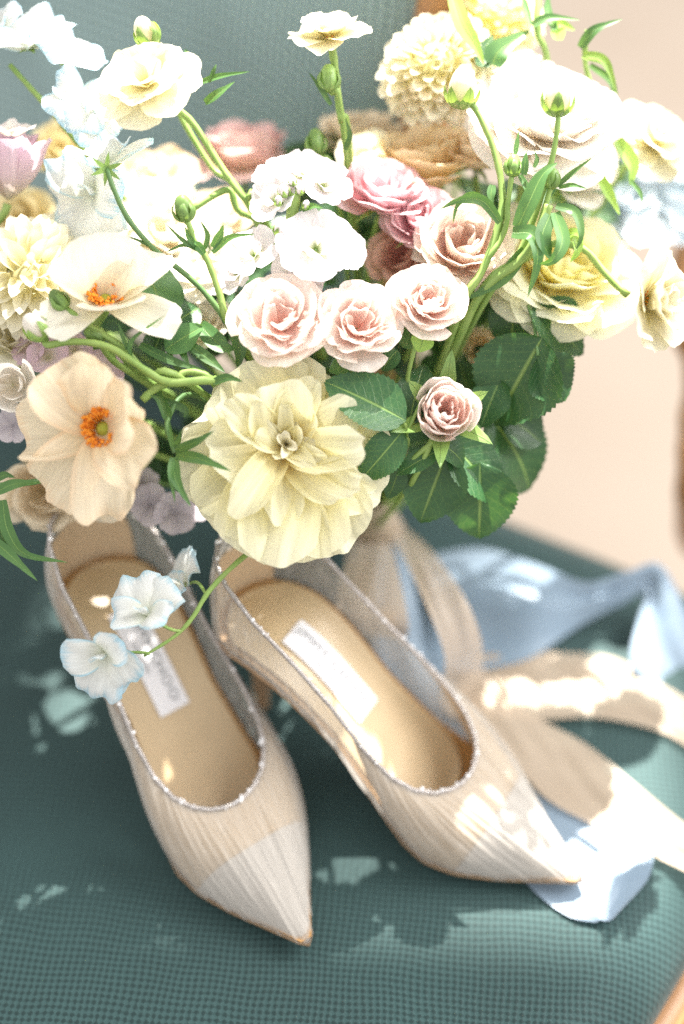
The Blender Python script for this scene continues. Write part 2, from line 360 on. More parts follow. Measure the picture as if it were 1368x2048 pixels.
# upholstered back panel, leaning back, right edge near the image centre-top
bdir = np.array([-0.83, 0.557, 0.0]); bn = np.array([-0.557, -0.83, 0.0]); bup = np.array([0.10, 0.149, 0.984])
b0 = np.array([0.015, 0.745, SEAT + 0.03])
def bp3(a, h, n=0.0): return b0 + bdir * a + bup * h + bn * n
bw_, bh_ = 0.42, 0.365
vs = []; uvs = []; NB = 26
def bedge(a): return a
for i in range(NB):
    for j in range(NB):
        x = i / (NB - 1); y = j / (NB - 1)
        dome = 0.022 * (1 - (2 * x - 1) ** 6) * (1 - (2 * y - 1) ** 6)
        top = 0.085 * smooth(x, 0.0, 0.26) * (1 - smooth(x, 0.74, 1.0))
        vs.append(bp3(x * bw_, y * (bh_ + top), dome)); uvs.append((x * bw_, y * bh_))
vs += [v - bn * 0.03 for v in [bp3(0, 0), bp3(bw_, 0), bp3(bw_, bh_), bp3(0, bh_)]]
k0 = NB * NB
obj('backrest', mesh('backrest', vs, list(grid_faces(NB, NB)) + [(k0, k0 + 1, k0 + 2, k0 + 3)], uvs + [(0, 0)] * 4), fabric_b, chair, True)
fr = [bp3(-0.012, -0.10), bp3(-0.014, 0.0), bp3(-0.016, 0.2), bp3(-0.016, 0.33), bp3(0.0, 0.368), bp3(0.05, 0.412), bp3(0.10, 0.450), bp3(0.21, 0.462), bp3(0.32, 0.450), bp3(0.37, 0.412), bp3(0.42, 0.368), bp3(0.436, 0.33), bp3(0.434, 0.2), bp3(0.432, -0.10)]
v_, f_, u_ = tube(fr, 0.0165, 80, 12)
obj('back_frame', mesh('back_frame', v_, f_, u_), M['wood'], chair, True)
# curved arm that rises beside the seat at the right edge of the picture
arm = [S(1400, 1080, -0.05), P(1385, 960, 23), P(1388, 860, 23), P(1400, 740, 22.5), P(1378, 640, 22), P(1372, 560, 22), P(1410, 470, 22), P(1500, 430, 22), P(1700, 440, 18)]
v_, f_, u_ = tube(arm, [0.016, 0.011, 0.010, 0.011, 0.013, 0.013, 0.012, 0.014, 0.014], 40, 12)
obj('arm', mesh('arm', v_, f_, u_), M['wood'], chair, True)

# ------------------------------------------------------------------ petals, leaves
def snoise(rng, n=4, f=3.0):
    k = [(rng.uniform(0.5, 1.0) * f * (i + 1) / 2, rng.uniform(0, 6.28), rng.uniform(0.4, 1.0) / (i + 1)) for i in range(n)]
    return lambda x: sum(a * np.sin(b * x + c) for b, c, a in k)
def petal(rng, L, W, a0, a1, p=1.0, cup=0.5, ruf=0.0, rf=3.0, tip=0.3, tipe=2.4, bw=0.22, we=0.7, notch=0.0, r0=0.0, z0=0.0, az=0.0, ns=10, nt=11, groove=0.0, curl=0.0, cs=0.65, roll=0.0, side=0.0):
    s = np.linspace(0, 1, ns)[:, None]; t = np.linspace(-1, 1, nt)[None, :]
    nz1, nz2, nz3 = snoise(rng, 4, rf * 1.6), snoise(rng, 4, rf), snoise(rng, 5, 9)
    Lt = 1 - tip * np.abs(t) ** tipe + notch * nz3(t)
    ss = s * Lt
    S_ = np.linspace(0, 1.25, 60); th = a0 + (a1 - a0) * np.minimum(S_, 1.2) ** p + curl * smooth(S_, cs, 1.0)
    rr = r0 + np.concatenate([[0], np.cumsum(np.sin(th[:-1]) * np.diff(S_))]) * L
    zz = z0 + np.concatenate([[0], np.cumsum(np.cos(th[:-1]) * np.diff(S_))]) * L
    r = np.interp(ss, S_, rr); z = np.interp(ss, S_, zz); thv = np.interp(ss, S_, th)
    wv = W / 2 * (bw + (1 - bw) * np.sin(np.minimum(ss / 0.72, 1.0) * PI / 2) ** we)
    c = max(abs(cup), 1e-3)
    x = wv * np.sin(c * t) / c; inn = np.sign(cup) * wv * (1 - np.cos(c * t)) / c
    inn = inn + ruf * L * ss ** 2 * nz1(t + 0.7 * s) * 0.45 + ruf * 0.5 * L * ss * nz2(2.2 * s + t) * 0.3
    if groove: inn = inn + groove * L * (0.25 + ss) * nz3(t * 1.0 + 0.1 * s) * 0.3
    if roll: inn = inn + roll * L * np.abs(t) ** 3 * ss
    x = x + side * L * ss ** 2
    rad = r - inn * np.cos(thv); zz2 = z + inn * np.sin(thv)
    ca, sa = math.cos(az), math.sin(az)
    X = rad * ca - x * sa; Y = rad * sa + x * ca
    verts = np.stack([X, Y, zz2], -1).reshape(-1, 3)
    uv = np.stack([np.broadcast_to(t * 0.5 + 0.5, ss.shape), np.clip(ss, 0, 1)], -1).reshape(-1, 2)
    return verts, grid_faces(ns, nt), uv
def rose_petal(rng, rho, h, A, delta=0.5, curl=0.5, spiral=0.1, ruf=0.05, az=0.0, R=1.0, ns=12, nt=19, tip=0.16, z0=0.0, cs=0.72, notch=0.022):
    s = np.linspace(0, 1, ns)[:, None]; t = np.linspace(-1, 1, nt)[None, :]
    nz1, nz2, nz3 = snoise(rng, 5, 6.0), snoise(rng, 4, 3.0), snoise(rng, 6, 13)
    ss = s * (1 - tip * np.abs(t) ** 2.6 + notch * nz3(t))
    phi = math.atan2(rho, h); ch = math.hypot(rho, h) * (1 + delta * delta / 6)
    S_ = np.linspace(0, 1.25, 60); th = (phi + delta) - 2 * delta * np.minimum(S_, 1.0) + curl * smooth(S_, cs, 1.0)
    rr = np.concatenate([[0], np.cumsum(np.sin(th[:-1]) * np.diff(S_))]) * ch
    zz = np.concatenate([[0], np.cumsum(np.cos(th[:-1]) * np.diff(S_))]) * ch
    r = np.maximum(np.interp(ss, S_, rr), 0) + 0.02 * R; z = np.interp(ss, S_, zz) + z0; thv = np.interp(ss, S_, th)
    k = ruf * R * ss ** 2 * nz1(t + 0.5 * s) + 0.4 * ruf * R * ss * nz2(t + 2 * s)
    r = r * (1 + spiral * t) + k * np.cos(thv) * 0.6; z = z - k * np.sin(thv) * 0.6 + 0.35 * ruf * R * ss ** 3 * nz2(1.7 * t)
    aa = az + A * t * (0.55 + 0.45 * np.sin(np.minimum(ss / 0.7, 1) * PI / 2))
    verts = np.stack([r * np.cos(aa), r * np.sin(aa), z], -1).reshape(-1, 3)
    uv = np.stack([np.broadcast_to(t * 0.5 + 0.5, ss.shape), np.clip(ss, 0, 1)], -1).reshape(-1, 2)
    return verts, grid_faces(ns, nt), uv
def add(parent, name, g, mat, world=False):
    return obj(name, mesh(name, *g), mat, parent, world)
BIND = S(745, 1062, 0.045)
def stem_to(t, p, n, L=0.0, r=0.0017, via=None, mat='stem'):
    """flower stalk from the head down into the tied neck of the bouquet"""
    if via is None:
        a = p - n * 0.035
        rng = random.Random(int(abs(p[0]) * 1e5)); e = BIND + np.array([rng.uniform(-.012, .012), rng.uniform(-.012, .012), rng.uniform(-.006, .012)])
        mid = 0.5 * (a + e) - UP * 0.012 + np.array([rng.uniform(-.01, .01), 0.015, 0])
        pts = [p - n * 0.002, a, mid, e]
    else: pts = via
    add(t, 'stem', tube(pts, [r * 1.15, r, r, r * 1.1], 22, 8), M[mat], True)
GR = 'flowers tied in the bouquet'
def head(name, label, cat, px, py, off, facing, spin=0.0):
    p = P(px, py, off); n = V3(facing)
    return thing(name, label, cat, p, frame(n, spin), GR), p, n

def sepals(t, rng, R, n=5, L=0.6, mat='sepal', ang=1.9, z0=-0.02, W=0.22):
    for i in range(n):
        add(t, 'sepal', petal(rng, R * L, R * W, ang, ang + 0.3, cup=0.5, tip=0.9, tipe=1.2, bw=0.6, az=2 * PI * i / n + rng.uniform(-.2, .2), z0=z0 * R, r0=0.06 * R, ns=7, nt=5, ruf=0.05), M[mat])
def rose(name, label, px, py, rpx, off, facing, mat, n=26, seed=1, hgt=0.85, openness=1.0, ruf=0.05, guard=0, spin=0.0, outer=None, stem=True, core=0.12, matc=None):
    t, p, n_ = head(name, label, 'rose', px, py, off, facing, spin)
    R = cm(rpx * 1.07, off); rng = random.Random(seed)
    H = R * hgt
    for i in range(n):
        f = (i + 0.5) / n
        rho = R * (core + (1 - core) * f ** 0.80) * rng.uniform(0.93, 1.05)
        h = H * (0.90 + 0.16 * math.sin(f * 2.7) - 0.45 * f ** 3 * openness) * rng.uniform(0.94, 1.04)
        A = (1.15 if f < 0.3 else 0.78) * rng.uniform(0.85, 1.25)
        g = rose_petal(rng, rho, h, A, delta=0.66 - 0.12 * f, curl=(0.25 + 0.85 * f * openness) * rng.uniform(0.6, 1.4), spiral=(0.10 + 0.30 * (1 - f) ** 2) * (1 if rng.random() < 0.85 else -0.6), ruf=ruf * (1.5 - 0.5 * f), az=i * 2.39996 + rng.uniform(-.35, .35), R=R, z0=-H * 0.75, tip=rng.uniform(0.12, 0.26), cs=rng.uniform(0.62, 0.78))
        add(t, 'petal', g, M[matc] if (matc and f < 0.4) else M[mat])
    for i in range(guard):
        g = petal(rng, R * rng.uniform(1.0, 1.15), R * rng.uniform(1.0, 1.3), 1.35, 1.75, cup=0.5, ruf=0.10, rf=3, tip=0.25, z0=-H * 0.72, az=rng.uniform(0, 6.28) if outer is None else outer[i], curl=0.6)
        add(t, 'petal', g, M[mat])
    sepals(t, rng, R, 5, 0.85, z0=-0.78 * hgt, ang=1.5)
    add(t, 'hip', tube([(0, 0, -H * 0.79), (0, 0, -H * 0.87), (0, 0, -H * 1.0)], [R * 0.10, R * 0.13, R * 0.05], 8, 10), M['sepal'])
    if stem: stem_to(t, p - n_ * H * 0.95, n_, r=0.0016)
    return t
def poppy(name, label, cat, px, py, rpx, off, facing, mat, petals, seed=1, centre=0.16, spin=0.0, ruf=0.10, stem=True, stamens=70, via=None, disc=True, cup=0.45, ns=14, nt=17):
    """petals: list of (azimuth deg, length, width, a0 deg, a1 deg)"""
    t, p, n_ = head(name, label, cat, px, py, off, facing, spin)
    R = cm(rpx, off); rng = random.Random(seed)
    for k, (az, L, W, a0, a1) in enumerate(petals):
        g = petal(rng, R * L, R * W, math.radians(a0), math.radians(a1), cup=cup, ruf=ruf, rf=3.2, tip=0.22, tipe=2.8, bw=0.25, we=0.6, notch=0.035, az=math.radians(az), r0=R * 0.03, z0=R * 0.012 * k, ns=ns, nt=nt, groove=0.05, curl=rng.uniform(-0.2, 0.5))
        add(t, 'petal', g, M[mat])
    if disc:
        c = R * centre
        vs = []; n1, n2 = 7, 14
        for i in range(n1):
            for j in range(n2):
                a = PI / 2 * i / (n1 - 1); vs.append((c * 0.5 * math.sin(a) * math.cos(2 * PI * j / n2), c * 0.5 * math.sin(a) * math.sin(2 * PI * j / n2), R * 0.04 + c * 0.55 * math.cos(a)))
        add(t, 'disc', (vs, grid_faces(n1, n2, True)), M['disc'])
        vs, fs = [], []
        for i in range(stamens):
            a = rng.uniform(0, 6.283); r1 = c * rng.uniform(0.45, 0.6); r2 = c * rng.uniform(0.75, 1.35); h = c * rng.uniform(0.5, 1.1)
            d = np.array([math.cos(a), math.sin(a), 0])
            v_, f_, _ = tube([d * r1 + np.array([0, 0, R * 0.04]), d * (0.6 * r2 + 0.4 * r1) + np.array([0, 0, R * 0.05 + h * 0.6]), d * r2 + np.array([0, 0, R * 0.05 + h])], [c * 0.03, c * 0.03, c * 0.11], 5, 5)
            b = len(vs); vs += list(v_); fs += [tuple(b + q for q in ff) for ff in f_]
        o = add(t, 'stamens', (vs, fs), M['anther']); o['kind'] = 'stuff'
    if stem: stem_to(t, p, n_, r=0.0019, via=via)
    return t
def dahlia(name, label, px, py, rpx, off, facing, mat, n=110, seed=1, pointed=0.0, spin=0.0, flat=0.75, roll=0.9, stem=True, lk=(0.46, 0.18), core=0.36):
    t, p, n_ = head(name, label, 'dahlia', px, py, off, facing, spin)
    R = cm(rpx, off); rng = random.Random(seed)
    protos = []
    for k in range(4):
        protos.append([mesh('petal', *petal(rng, 1.0, 0.80, 0.30, 0.05, cup=1.30 - 0.1 * k, tip=0.25 + 0.5 * pointed, tipe=2.2 - 0.8 * pointed, bw=0.5, ns=7, nt=7, ruf=0.12, rf=4, curl=0.3 + 0.25 * roll))])
        protos[-1][0].materials.append(M[mat])
    for i in range(n):
        f = (i + 0.5) / n; pol = math.acos(1 - f * 1.25); az = i * 2.39996
        d = np.array([math.sin(pol) * math.cos(az), math.sin(pol) * math.sin(az), math.cos(pol) * flat])
        L = R * (lk[0] + lk[1] * min(1, f * 1.8)) * rng.uniform(0.92, 1.08)
        base = d * (R - L * 0.92)
        Rm = frame_local(d + np.array([rng.uniform(-1, 1), rng.uniform(-1, 1), rng.uniform(-1, 1)]) * 0.16, az + rng.uniform(-.3, .3))
        L *= rng.uniform(0.85, 1.2)
        o = obj('petal', rng.choice(protos)[0], None, t)
        o.matrix_local = mat4(base, Rm * L)
    # closed centre and receptacle
    vs = []; n1, n2 = 9, 14
    for i in range(n1):
        for j in range(n2):
            a = PI * i / (n1 - 1); vs.append((R * core * math.sin(a) * math.cos(2 * PI * j / n2), R * core * math.sin(a) * math.sin(2 * PI * j / n2), R * core * flat * math.cos(a)))
    add(t, 'core', (vs, grid_faces(n1, n2, True)), M[mat])
    if stem: stem_to(t, p - n_ * R * 0.3, n_, r=0.002)
    return t
def frame_local(d, az):
    """axes whose +z is d and whose +x (a petal's back) points outwards and away from the crown"""
    d = d / np.linalg.norm(d); out = np.array([math.cos(az), math.sin(az), -0.8]); x = out - np.dot(out, d) * d
    x /= np.linalg.norm(x); y = np.cross(d, x)
    return np.stack([x, y, d], axis=1)
def leaf(parent, base, direc, normal, L, W, rng, mat='leaf', serr=True, fold=0.22, bend=0.35, ns=34, nt=9, name='leaf', wave=0.03):
    direc = direc / np.linalg.norm(direc); n = normal - np.dot(normal, direc) * direc; n /= np.linalg.norm(n); sd = np.cross(direc, n)
    s = np.linspace(0, 1, ns); vs = []; uv = []
    ph = rng.uniform(0, 6)
    for i, a in enumerate(s):
        wv = W / 2 * (math.sin(PI * min(1, a ** 0.82)) ** 0.75 if 0 < a < 1 else 0.0) + 0.0004
        if serr and 0 < i < ns - 1: wv *= 1.0 + (0.035 if i % 2 else -0.025)
        c = base + direc * (L * (math.sin(bend * a) / bend)) - n * (L * (1 - math.cos(bend * a)) / bend)
        for j in range(nt):
            t = -1 + 2 * j / (nt - 1)
            lift = fold * abs(t) ** 1.3 * wv + wave * L * math.sin(a * 9 + ph + (2 if t > 0 else 0)) * t * t * 0.5
            back = (L * 0.012 if (serr and i % 2 and abs(t) == 1) else 0)
            vs.append(c + sd * wv * t + n * lift + direc * back); uv.append((0.5 + 0.5 * t * 1.0, a))
    o = add(parent, name, (vs, grid_faces(ns, nt), uv), M[mat], True)
    return o
def blade(parent, pts, width, normal=None, mat='blade', name='leaf', n=22, twist=0.0, keel=0.25, prof=None):
    c = crom(pts, n); T = np.gradient(c, axis=0); T /= np.linalg.norm(T, axis=1)[:, None]
    nv = -FWD if normal is None else normal
    vs = []; uv = []
    for i in range(n):
        a = i / (n - 1); sd = np.cross(T[i], nv); sd /= np.linalg.norm(sd) + 1e-9; nn = np.cross(sd, T[i])
        tw = twist * a; sd2 = math.cos(tw) * sd + math.sin(tw) * nn; nn2 = np.cross(sd2, T[i])
        wv = width / 2 * ((0.35 + 0.65 * math.sin(PI * min(1, a * 1.15 + 0.12)) ** 0.8) if a < 0.72 else (0.35 + 0.65 * max(0, math.sin(PI * min(1, 0.72 * 1.15 + 0.12))) ** 0.8) * (1 - ((a - 0.72) / 0.28) ** 1.6) + 0.02)
        for t in (-1, -0.5, 0, 0.5, 1):
            vs.append(c[i] + sd2 * wv * t + nn2 * wv * keel * abs(t)); uv.append((0.5 + 0.5 * t, a))
    return add(parent, name, (vs, grid_faces(n, 5), uv), M[mat], True)
def bud(t, px, py, off, rpx, direc, mat='sepal', seed=1, show=0.35, pm='cream', asp=1.25):
    """round closed bud: petals showing at the mouth between cupped sepals"""
    rng = random.Random(seed); p = P(px, py, off); R = cm(rpx, off); Rm = frame(V3(direc))
    b = bpy.data.objects.new('bud', None)
    vs = []; n1, n2 = 12, 14
    for i in range(n1):
        a = PI * i / (n1 - 1)
        for j in range(n2):
            f = 2 * PI * j / n2; rr = R * 0.9 * math.sin(a) * (1 + 0.05 * math.sin(3 * f + 4 * a)); vs.append(p + Rm @ np.array([rr * math.cos(f), rr * math.sin(f), R * asp * (-math.cos(a)) * (1.0 if a < PI / 2 else 1.12)]))
    uv = [(j / n2, i / (n1 - 1)) for i in range(n1) for j in range(n2)]
    body = add(t, 'bud', (vs, grid_faces(n1, n2, True), uv), M[pm if show > 0.2 else 'sepal'], True)
    for i in range(5):
        v_, f_, u_ = petal(rng, R * asp * 2.55 * (1 - 0.38 * show) * rng.uniform(0.92, 1.05), R * 1.35, 1.57, 1.57 - 2.75 * (1 - 0.42 * show), cup=0.85, tip=0.75, tipe=1.7, bw=0.6, az=2 * PI * i / 5 + rng.uniform(-.15, .15), z0=-R * asp * 1.04, r0=R * 0.02, ns=10, nt=7)
        v_ = p + v_ @ Rm.T
        add(t, 'sepal', (v_, f_, u_), M[mat], True)
    return p, Rm[:, 2], R * asp

# ------------------------------------------------------------------ shoes
def tulle_mat():
    m, nt, ns, ln = newmat('shoe_tulle')
    uv = nd(ns, 'ShaderNodeUVMap'); mp = nd(ns, 'ShaderNodeMapping'); mp.inputs['Scale'].default_value = (230, 4, 1); ln.new(uv.outputs[0], mp.inputs[0])
    nz = nd(ns, 'ShaderNodeTexNoise'); nz.inputs['Scale'].default_value = 1; nz.inputs['Detail'].default_value = 4; nz.inputs['Distortion'].default_value = 0.4; ln.new(mp.outputs[0], nz.inputs[0])
    tc = nd(ns, 'ShaderNodeTexCoord'); fz = nd(ns, 'ShaderNodeTexNoise'); fz.inputs['Scale'].default_value = 1400; ln.new(tc.outputs['Object'], fz.inputs[0])
    cr = ramp(ns, [(0.3, (0.44, 0.41, 0.37)), (0.7, (0.60, 0.57, 0.53))]); ln.new(nz.outputs[0], cr.inputs[0])
    bp = nd(ns, 'ShaderNodeBump'); bp.inputs['Strength'].default_value = 0.7; bp.inputs['Distance'].default_value = 0.0012; ln.new(nz.outputs[0], bp.inputs['Height'])
    pb = nd(ns, 'ShaderNodeBsdfPrincipled'); ln.new(cr.outputs[0], pb.inputs['Base Color']); pb.inputs['Roughness'].default_value = 0.8; pb.inputs['Specular IOR Level'].default_value = 0.15
    pb.inputs['Sheen Weight'].default_value = 0.3; ln.new(bp.outputs[0], pb.inputs['Normal'])
    tr = nd(ns, 'ShaderNodeBsdfTranslucent'); ln.new(cr.outputs[0], tr.inputs[0])
    mx = nd(ns, 'ShaderNodeMixShader', i_0=0.3); ln.new(pb.outputs[0], mx.inputs[1]); ln.new(tr.outputs[0], mx.inputs[2])
    tp = nd(ns, 'ShaderNodeBsdfTransparent'); al = ramp(ns, [(0.30, 0.56), (0.70, 0.30)])
    q = math_n(ns, ln, 'ADD', math_n(ns, ln, 'MULTIPLY', nz.outputs[0], 0.7), math_n(ns, ln, 'MULTIPLY', fz.outputs[0], 0.3)); ln.new(q, al.inputs[0])
    m2 = nd(ns, 'ShaderNodeMixShader'); ln.new(al.outputs[0], m2.inputs[0]); ln.new(mx.outputs[0], m2.inputs[1]); ln.new(tp.outputs[0], m2.inputs[2])
    out = nd(ns, 'ShaderNodeOutputMaterial'); ln.new(m2.outputs[0], out.inputs[0])
    return m
M['tulle'] = tulle_mat()
M['toecap'] = plain_mat('shoe_suede', (0.54, 0.51, 0.48), (0.60, 0.57, 0.54), scale=700, rough=0.9, bump=0.4, dist=0.0003, sheen=0.5)
M['lining'] = plain_mat('shoe_lining', (0.58, 0.44, 0.29), (0.62, 0.48, 0.32), scale=50, rough=0.55)
M['insole'] = plain_mat('shoe_insole', (0.40, 0.22, 0.08), (0.44, 0.25, 0.095), scale=40, rough=0.5)
M['sock'] = plain_mat('shoe_sock', (0.50, 0.375, 0.22), (0.56, 0.425, 0.26), scale=30, rough=0.35, spec=0.5)
M['tag'] = plain_mat('shoe_label', (0.76, 0.75, 0.78), (0.80, 0.79, 0.82), scale=60, rough=0.6)
M['ink'] = plain_mat('label_ink', (0.24, 0.25, 0.26), rough=0.6)
M['glit'] = plain_mat('binding_glitter', (0.16, 0.14, 0.13), (0.62, 0.58, 0.56), scale=1300, rough=0.35, metal=0.5, bump=0.8, dist=0.0006)
M['crystal'] = plain_mat('crystal', (0.92, 0.92, 0.95), rough=0.12, spec=1.0)
M['sole'] = plain_mat('shoe_sole', (0.42, 0.27, 0.16), (0.46, 0.30, 0.18), scale=30, rough=0.5)
SL = 0.238
_ws = np.array([0, .004, .02, .05, .10, .18, .26, .38, .50, .60, .67, .74, .82, .89, .95, .985, 1.0])
_wv = np.array([0.0015, .008, .0165, .0232, .0275, .0292, .0284, .0265, .0300, .0348, .0358, .0322, .0235, .0150, .0078, .0036, 0.0])
def s_w(y): return 1.10 * np.interp(y / SL, _ws, _wv)
def s_cx(y): return 0.004 * smooth(y / SL, 0.5, 1.0) - 0.002 * np.sin(PI * np.clip(y / SL, 0, 1))
def s_z(y): return 0.0025 + 0.084 * (1 - smooth(y, 0.030, 0.160)) + 0.004 * smooth(y, 0.19, SL)
YT = 0.160
_tv = np.array([0, .01, .05, .12, .25, .4, .55, .7, .8, .88, .94, .975, .993, 1.0])
_tx = np.array([0, .0060, .0150, .0215, .0262, .0262, .0268, .0290, .0285, .0250, .0190, .0125, .0065, 0])
_tz = np.array([.144, .144, .143, .139, .127, .108, .088, .067, .0545, .0475, .0440, .0425, .0420, .0418])
def shoe(label, toe, heel, side, seed, title):
    toe = np.array(toe); heel = np.array(heel); f = toe - heel; f[2] = 0; f /= np.linalg.norm(f)
    lat = np.cross(f, np.array([0, 0, 1.0]))
    t = thing('high_heel_shoe', label, 'shoe', toe - f * SL, np.stack([lat, f, [0, 0, 1.0]], axis=1), 'pair of bridal heels')
    rng = random.Random(seed); nu, nv = 200, 18
    u = np.linspace(0, 1, nu); yb = SL * (1 - np.cos(PI * u)) / 2
    ridge = np.zeros(nu)
    uu = 0.02
    while uu < 0.995:
        ridge += rng.uniform(0.3, 1.2) * np.exp(-((u - uu) / rng.uniform(0.004, 0.009)) ** 2)
        uu += rng.uniform(0.014, 0.050) * (0.8 if uu > 0.6 else 1.1)
    ridge *= 1 - smooth(u, .90, .975)
    def surf(sg, inset=0.0, rdg=1.0):
        lin, inset = inset, 0.0
        B = np.stack([s_cx(yb) + sg * (s_w(yb) - inset), np.clip(yb, inset, SL - inset * 3), s_z(yb)], -1)
        v = (1 - np.cos(PI * u)) / 2
        v = v ** 0.92
        T = np.stack([s_cx(v * YT) + sg * np.maximum(1.17 * np.interp(v, _tv, _tx) - inset, 0), np.maximum(v * YT, inset) + 0.0015 - (inset * 0.5) * (v > 0.97), np.interp(v, _tv, _tz)], -1)
        nx = np.stack([sg * (1 - smooth(u, .62, .98)), -(1 - smooth(u, 0.0, .08)) * 0.6, 0.55 * smooth(u, .45, .8)], -1)
        bul = (0.0034 + 0.0036 * smooth(u, .45, .75) - 0.0035 * smooth(u, .85, 1.0))[:, None]
        Mid = 0.5 * (B + T) + nx * bul * 2
        k = np.linspace(0, 1, nv)[None, :, None]
        X = (1 - k) ** 2 * B[:, None] + 2 * k * (1 - k) * Mid[:, None] + k * k * T[:, None]
        du = np.gradient(X, axis=0); dv = np.gradient(X, axis=1); N = np.cross(du, dv); N /= np.linalg.norm(N, axis=2)[:, :, None] + 1e-12
        N *= sg
        kk = k[:, :, 0]
        if lin: X = X - N * (0.0014 if lin > 0.001 else 0.0006)
        if lin: X[:, :, 1] = np.minimum(X[:, :, 1], SL - 0.006)
        X = X + N * (rdg * 0.0017 * ridge[:, None] * np.sin(PI * np.clip(kk * 0.92 + 0.08, 0, 1)) ** 0.5)[:, :, None]
        return X, T
    XR, TR = surf(1); XL, TL = surf(-1)
    loop = np.concatenate([XL[::-1], XR[1:]], axis=0)            # toe(left) .. heel .. toe(right)
    n = loop.shape[0]
    me = mesh('upper', loop.reshape(-1, 3), grid_faces(n, nv), [(i / n, j / nv) for i in range(n) for j in range(nv)])
    # split off the opaque toe cap along a slanted seam
    def cut(me, keep_front):
        bm = bmesh.new(); bm.from_mesh(me)
        bmesh.ops.bisect_plane(bm, geom=bm.verts[:] + bm.edges[:] + bm.faces[:], plane_co=(0, 0.180, 0.02), plane_no=(0, 1, -0.30), clear_outer=not keep_front, clear_inner=keep_front)
        m2 = bpy.data.meshes.new('cut'); bm.to_mesh(m2); bm.free(); return m2
    obj('upper', me, M['tulle'], t)
    CR, _ = surf(1, 0.0007, 0.0); CL, _ = surf(-1, 0.0007, 0.0); cap = np.concatenate([CL[::-1], CR[1:]], axis=0)
    b = cut(mesh('toe_cap', cap.reshape(-1, 3), grid_faces(cap.shape[0], nv)), True); b.name = 'toe_cap'; obj('toe_cap', b, M['toecap'], t)
    # opaque nude lining inside the front half
    LR, _ = surf(1, 0.0016, 0.0); LL, _ = surf(-1, 0.0016, 0.0)
    i0 = int(nu * 0.57); lf = np.concatenate([LL[i0:][::-1]], 0); 
    for part in (LL[i0:], LR[i0:]):
        obj('vamp_lining', mesh('vamp_lining', part.reshape(-1, 3), grid_faces(part.shape[0], nv)), M['lining'], t)
    # heel counter inside the back
    j0 = int(nu * 0.16); cl = np.concatenate([LL[:j0][::-1], LR[1:j0]], 0)[:, :13]
    obj('heel_counter', mesh('heel_counter', cl.reshape(-1, 3), grid_faces(cl.shape[0], 13)), M['lining'], t)
    # glittering binding along the topline and its crystals
    top = np.concatenate([TL[::-1], TR[1:]], 0); top = top[::3]
    v_, f_, u_ = tube(np.vstack([top, top[:1]]), 0.0013, 200, 8)
    bd = obj('binding', mesh('binding', v_, f_, u_), M['glit'], t)
    tl = crom(np.vstack([top, top[:1]]), 420); vs, fs = [], []
    ico = bmesh.new(); bmesh.ops.create_icosphere(ico, subdivisions=1, radius=1.0); iv = [np.array(v.co) for v in ico.verts]; ifc = [[v.index for v in f_.verts] for f_ in ico.faces]; ico.free()
    for q in tl:
        if rng.random() < 0.16:
            c = q + np.array([rng.uniform(-1, 1), rng.uniform(-1, 1), rng.uniform(0.2, 1.2)]) * 0.0014; r = rng.choice([0.0005, 0.0006, 0.0007, 0.0012]); b_ = len(vs)
            vs += [c + r * x for x in iv]; fs += [tuple(b_ + i for i in ff) for ff in ifc]
    cr = obj('crystals', mesh('crystals', vs, fs, smooth=False), M['crystal'], bd); cr['kind'] = 'stuff'
    # footbed, padded sock, label, outsole, heel
    def bed(y0, y1, fr, dz, m=13, ns=50, round_=0.0, dome=0.0):
        vs, uv = [], []
        for y in np.linspace(y0, y1, ns):
            e = 1.0
            if round_: e = math.sqrt(max(0.0, 1 - max(0.0, (y - (y1 - round_)) / round_) ** 2)) * math.sqrt(max(0.0, 1 - max(0.0, ((y0 + round_ * .7) - y) / (round_ * .7)) ** 2))
            for x in np.linspace(-1, 1, m):
                vs.append((s_cx(y) + x * s_w(y) * fr * e, y, s_z(y) + dz + dome * (x * x) * s_w(y))); uv.append((x, y))
        return vs, grid_faces(ns, m), uv
    obj('footbed', mesh('footbed', *bed(0.001, SL - 0.003, 0.97, 0.0015, dome=0.06)), M['insole'], t)
    sk = obj('sock_lining', mesh('sock_lining', *bed(0.006, 0.152, 0.88, 0.0032, round_=0.03, dome=0.07)), M['sock'], t)
    lv, lf_, lu = [], None, []
    for y in np.linspace(0.044, 0.095, 60):
        for x in np.linspace(-0.0094, 0.0094, 5): lv.append((s_cx(y) + x, y, s_z(y) + 0.0052)); lu.append((x, y))
    lb = obj('maker_label', mesh('maker_label', lv, grid_faces(60, 5), lu), M['tag'], t)
    for txt, size, xo in ((title[0], 0.0074, 0.0028), (title[1], 0.0034, -0.0046)):
        fcu = bpy.data.curves.new('lettering', 'FONT'); fcu.body = txt; fcu.size = size; fcu.align_x = 'CENTER'; fcu.align_y = 'CENTER'; fcu.resolution_u = 2; fcu.space_character = 1.05
        to = bpy.data.objects.new('lettering', fcu); COL.objects.link(to)
        tm = bpy.data.meshes.new_from_object(to.evaluated_get(bpy.context.evaluated_depsgraph_get())); bpy.data.objects.remove(to)
        for v in tm.vertices:                       # wrap the flat lettering along the arch of the footbed
            yy = 0.069 + v.co.x * side; xx = xo + v.co.y * side * -1 * -1
            v.co = (s_cx(yy) + xx * side * -1 if False else s_cx(yy) - side * (v.co.y + xo), yy, s_z(yy) + 0.0060)
        obj('lettering', tm, M['ink'], lb)
    vs, uv = [], []
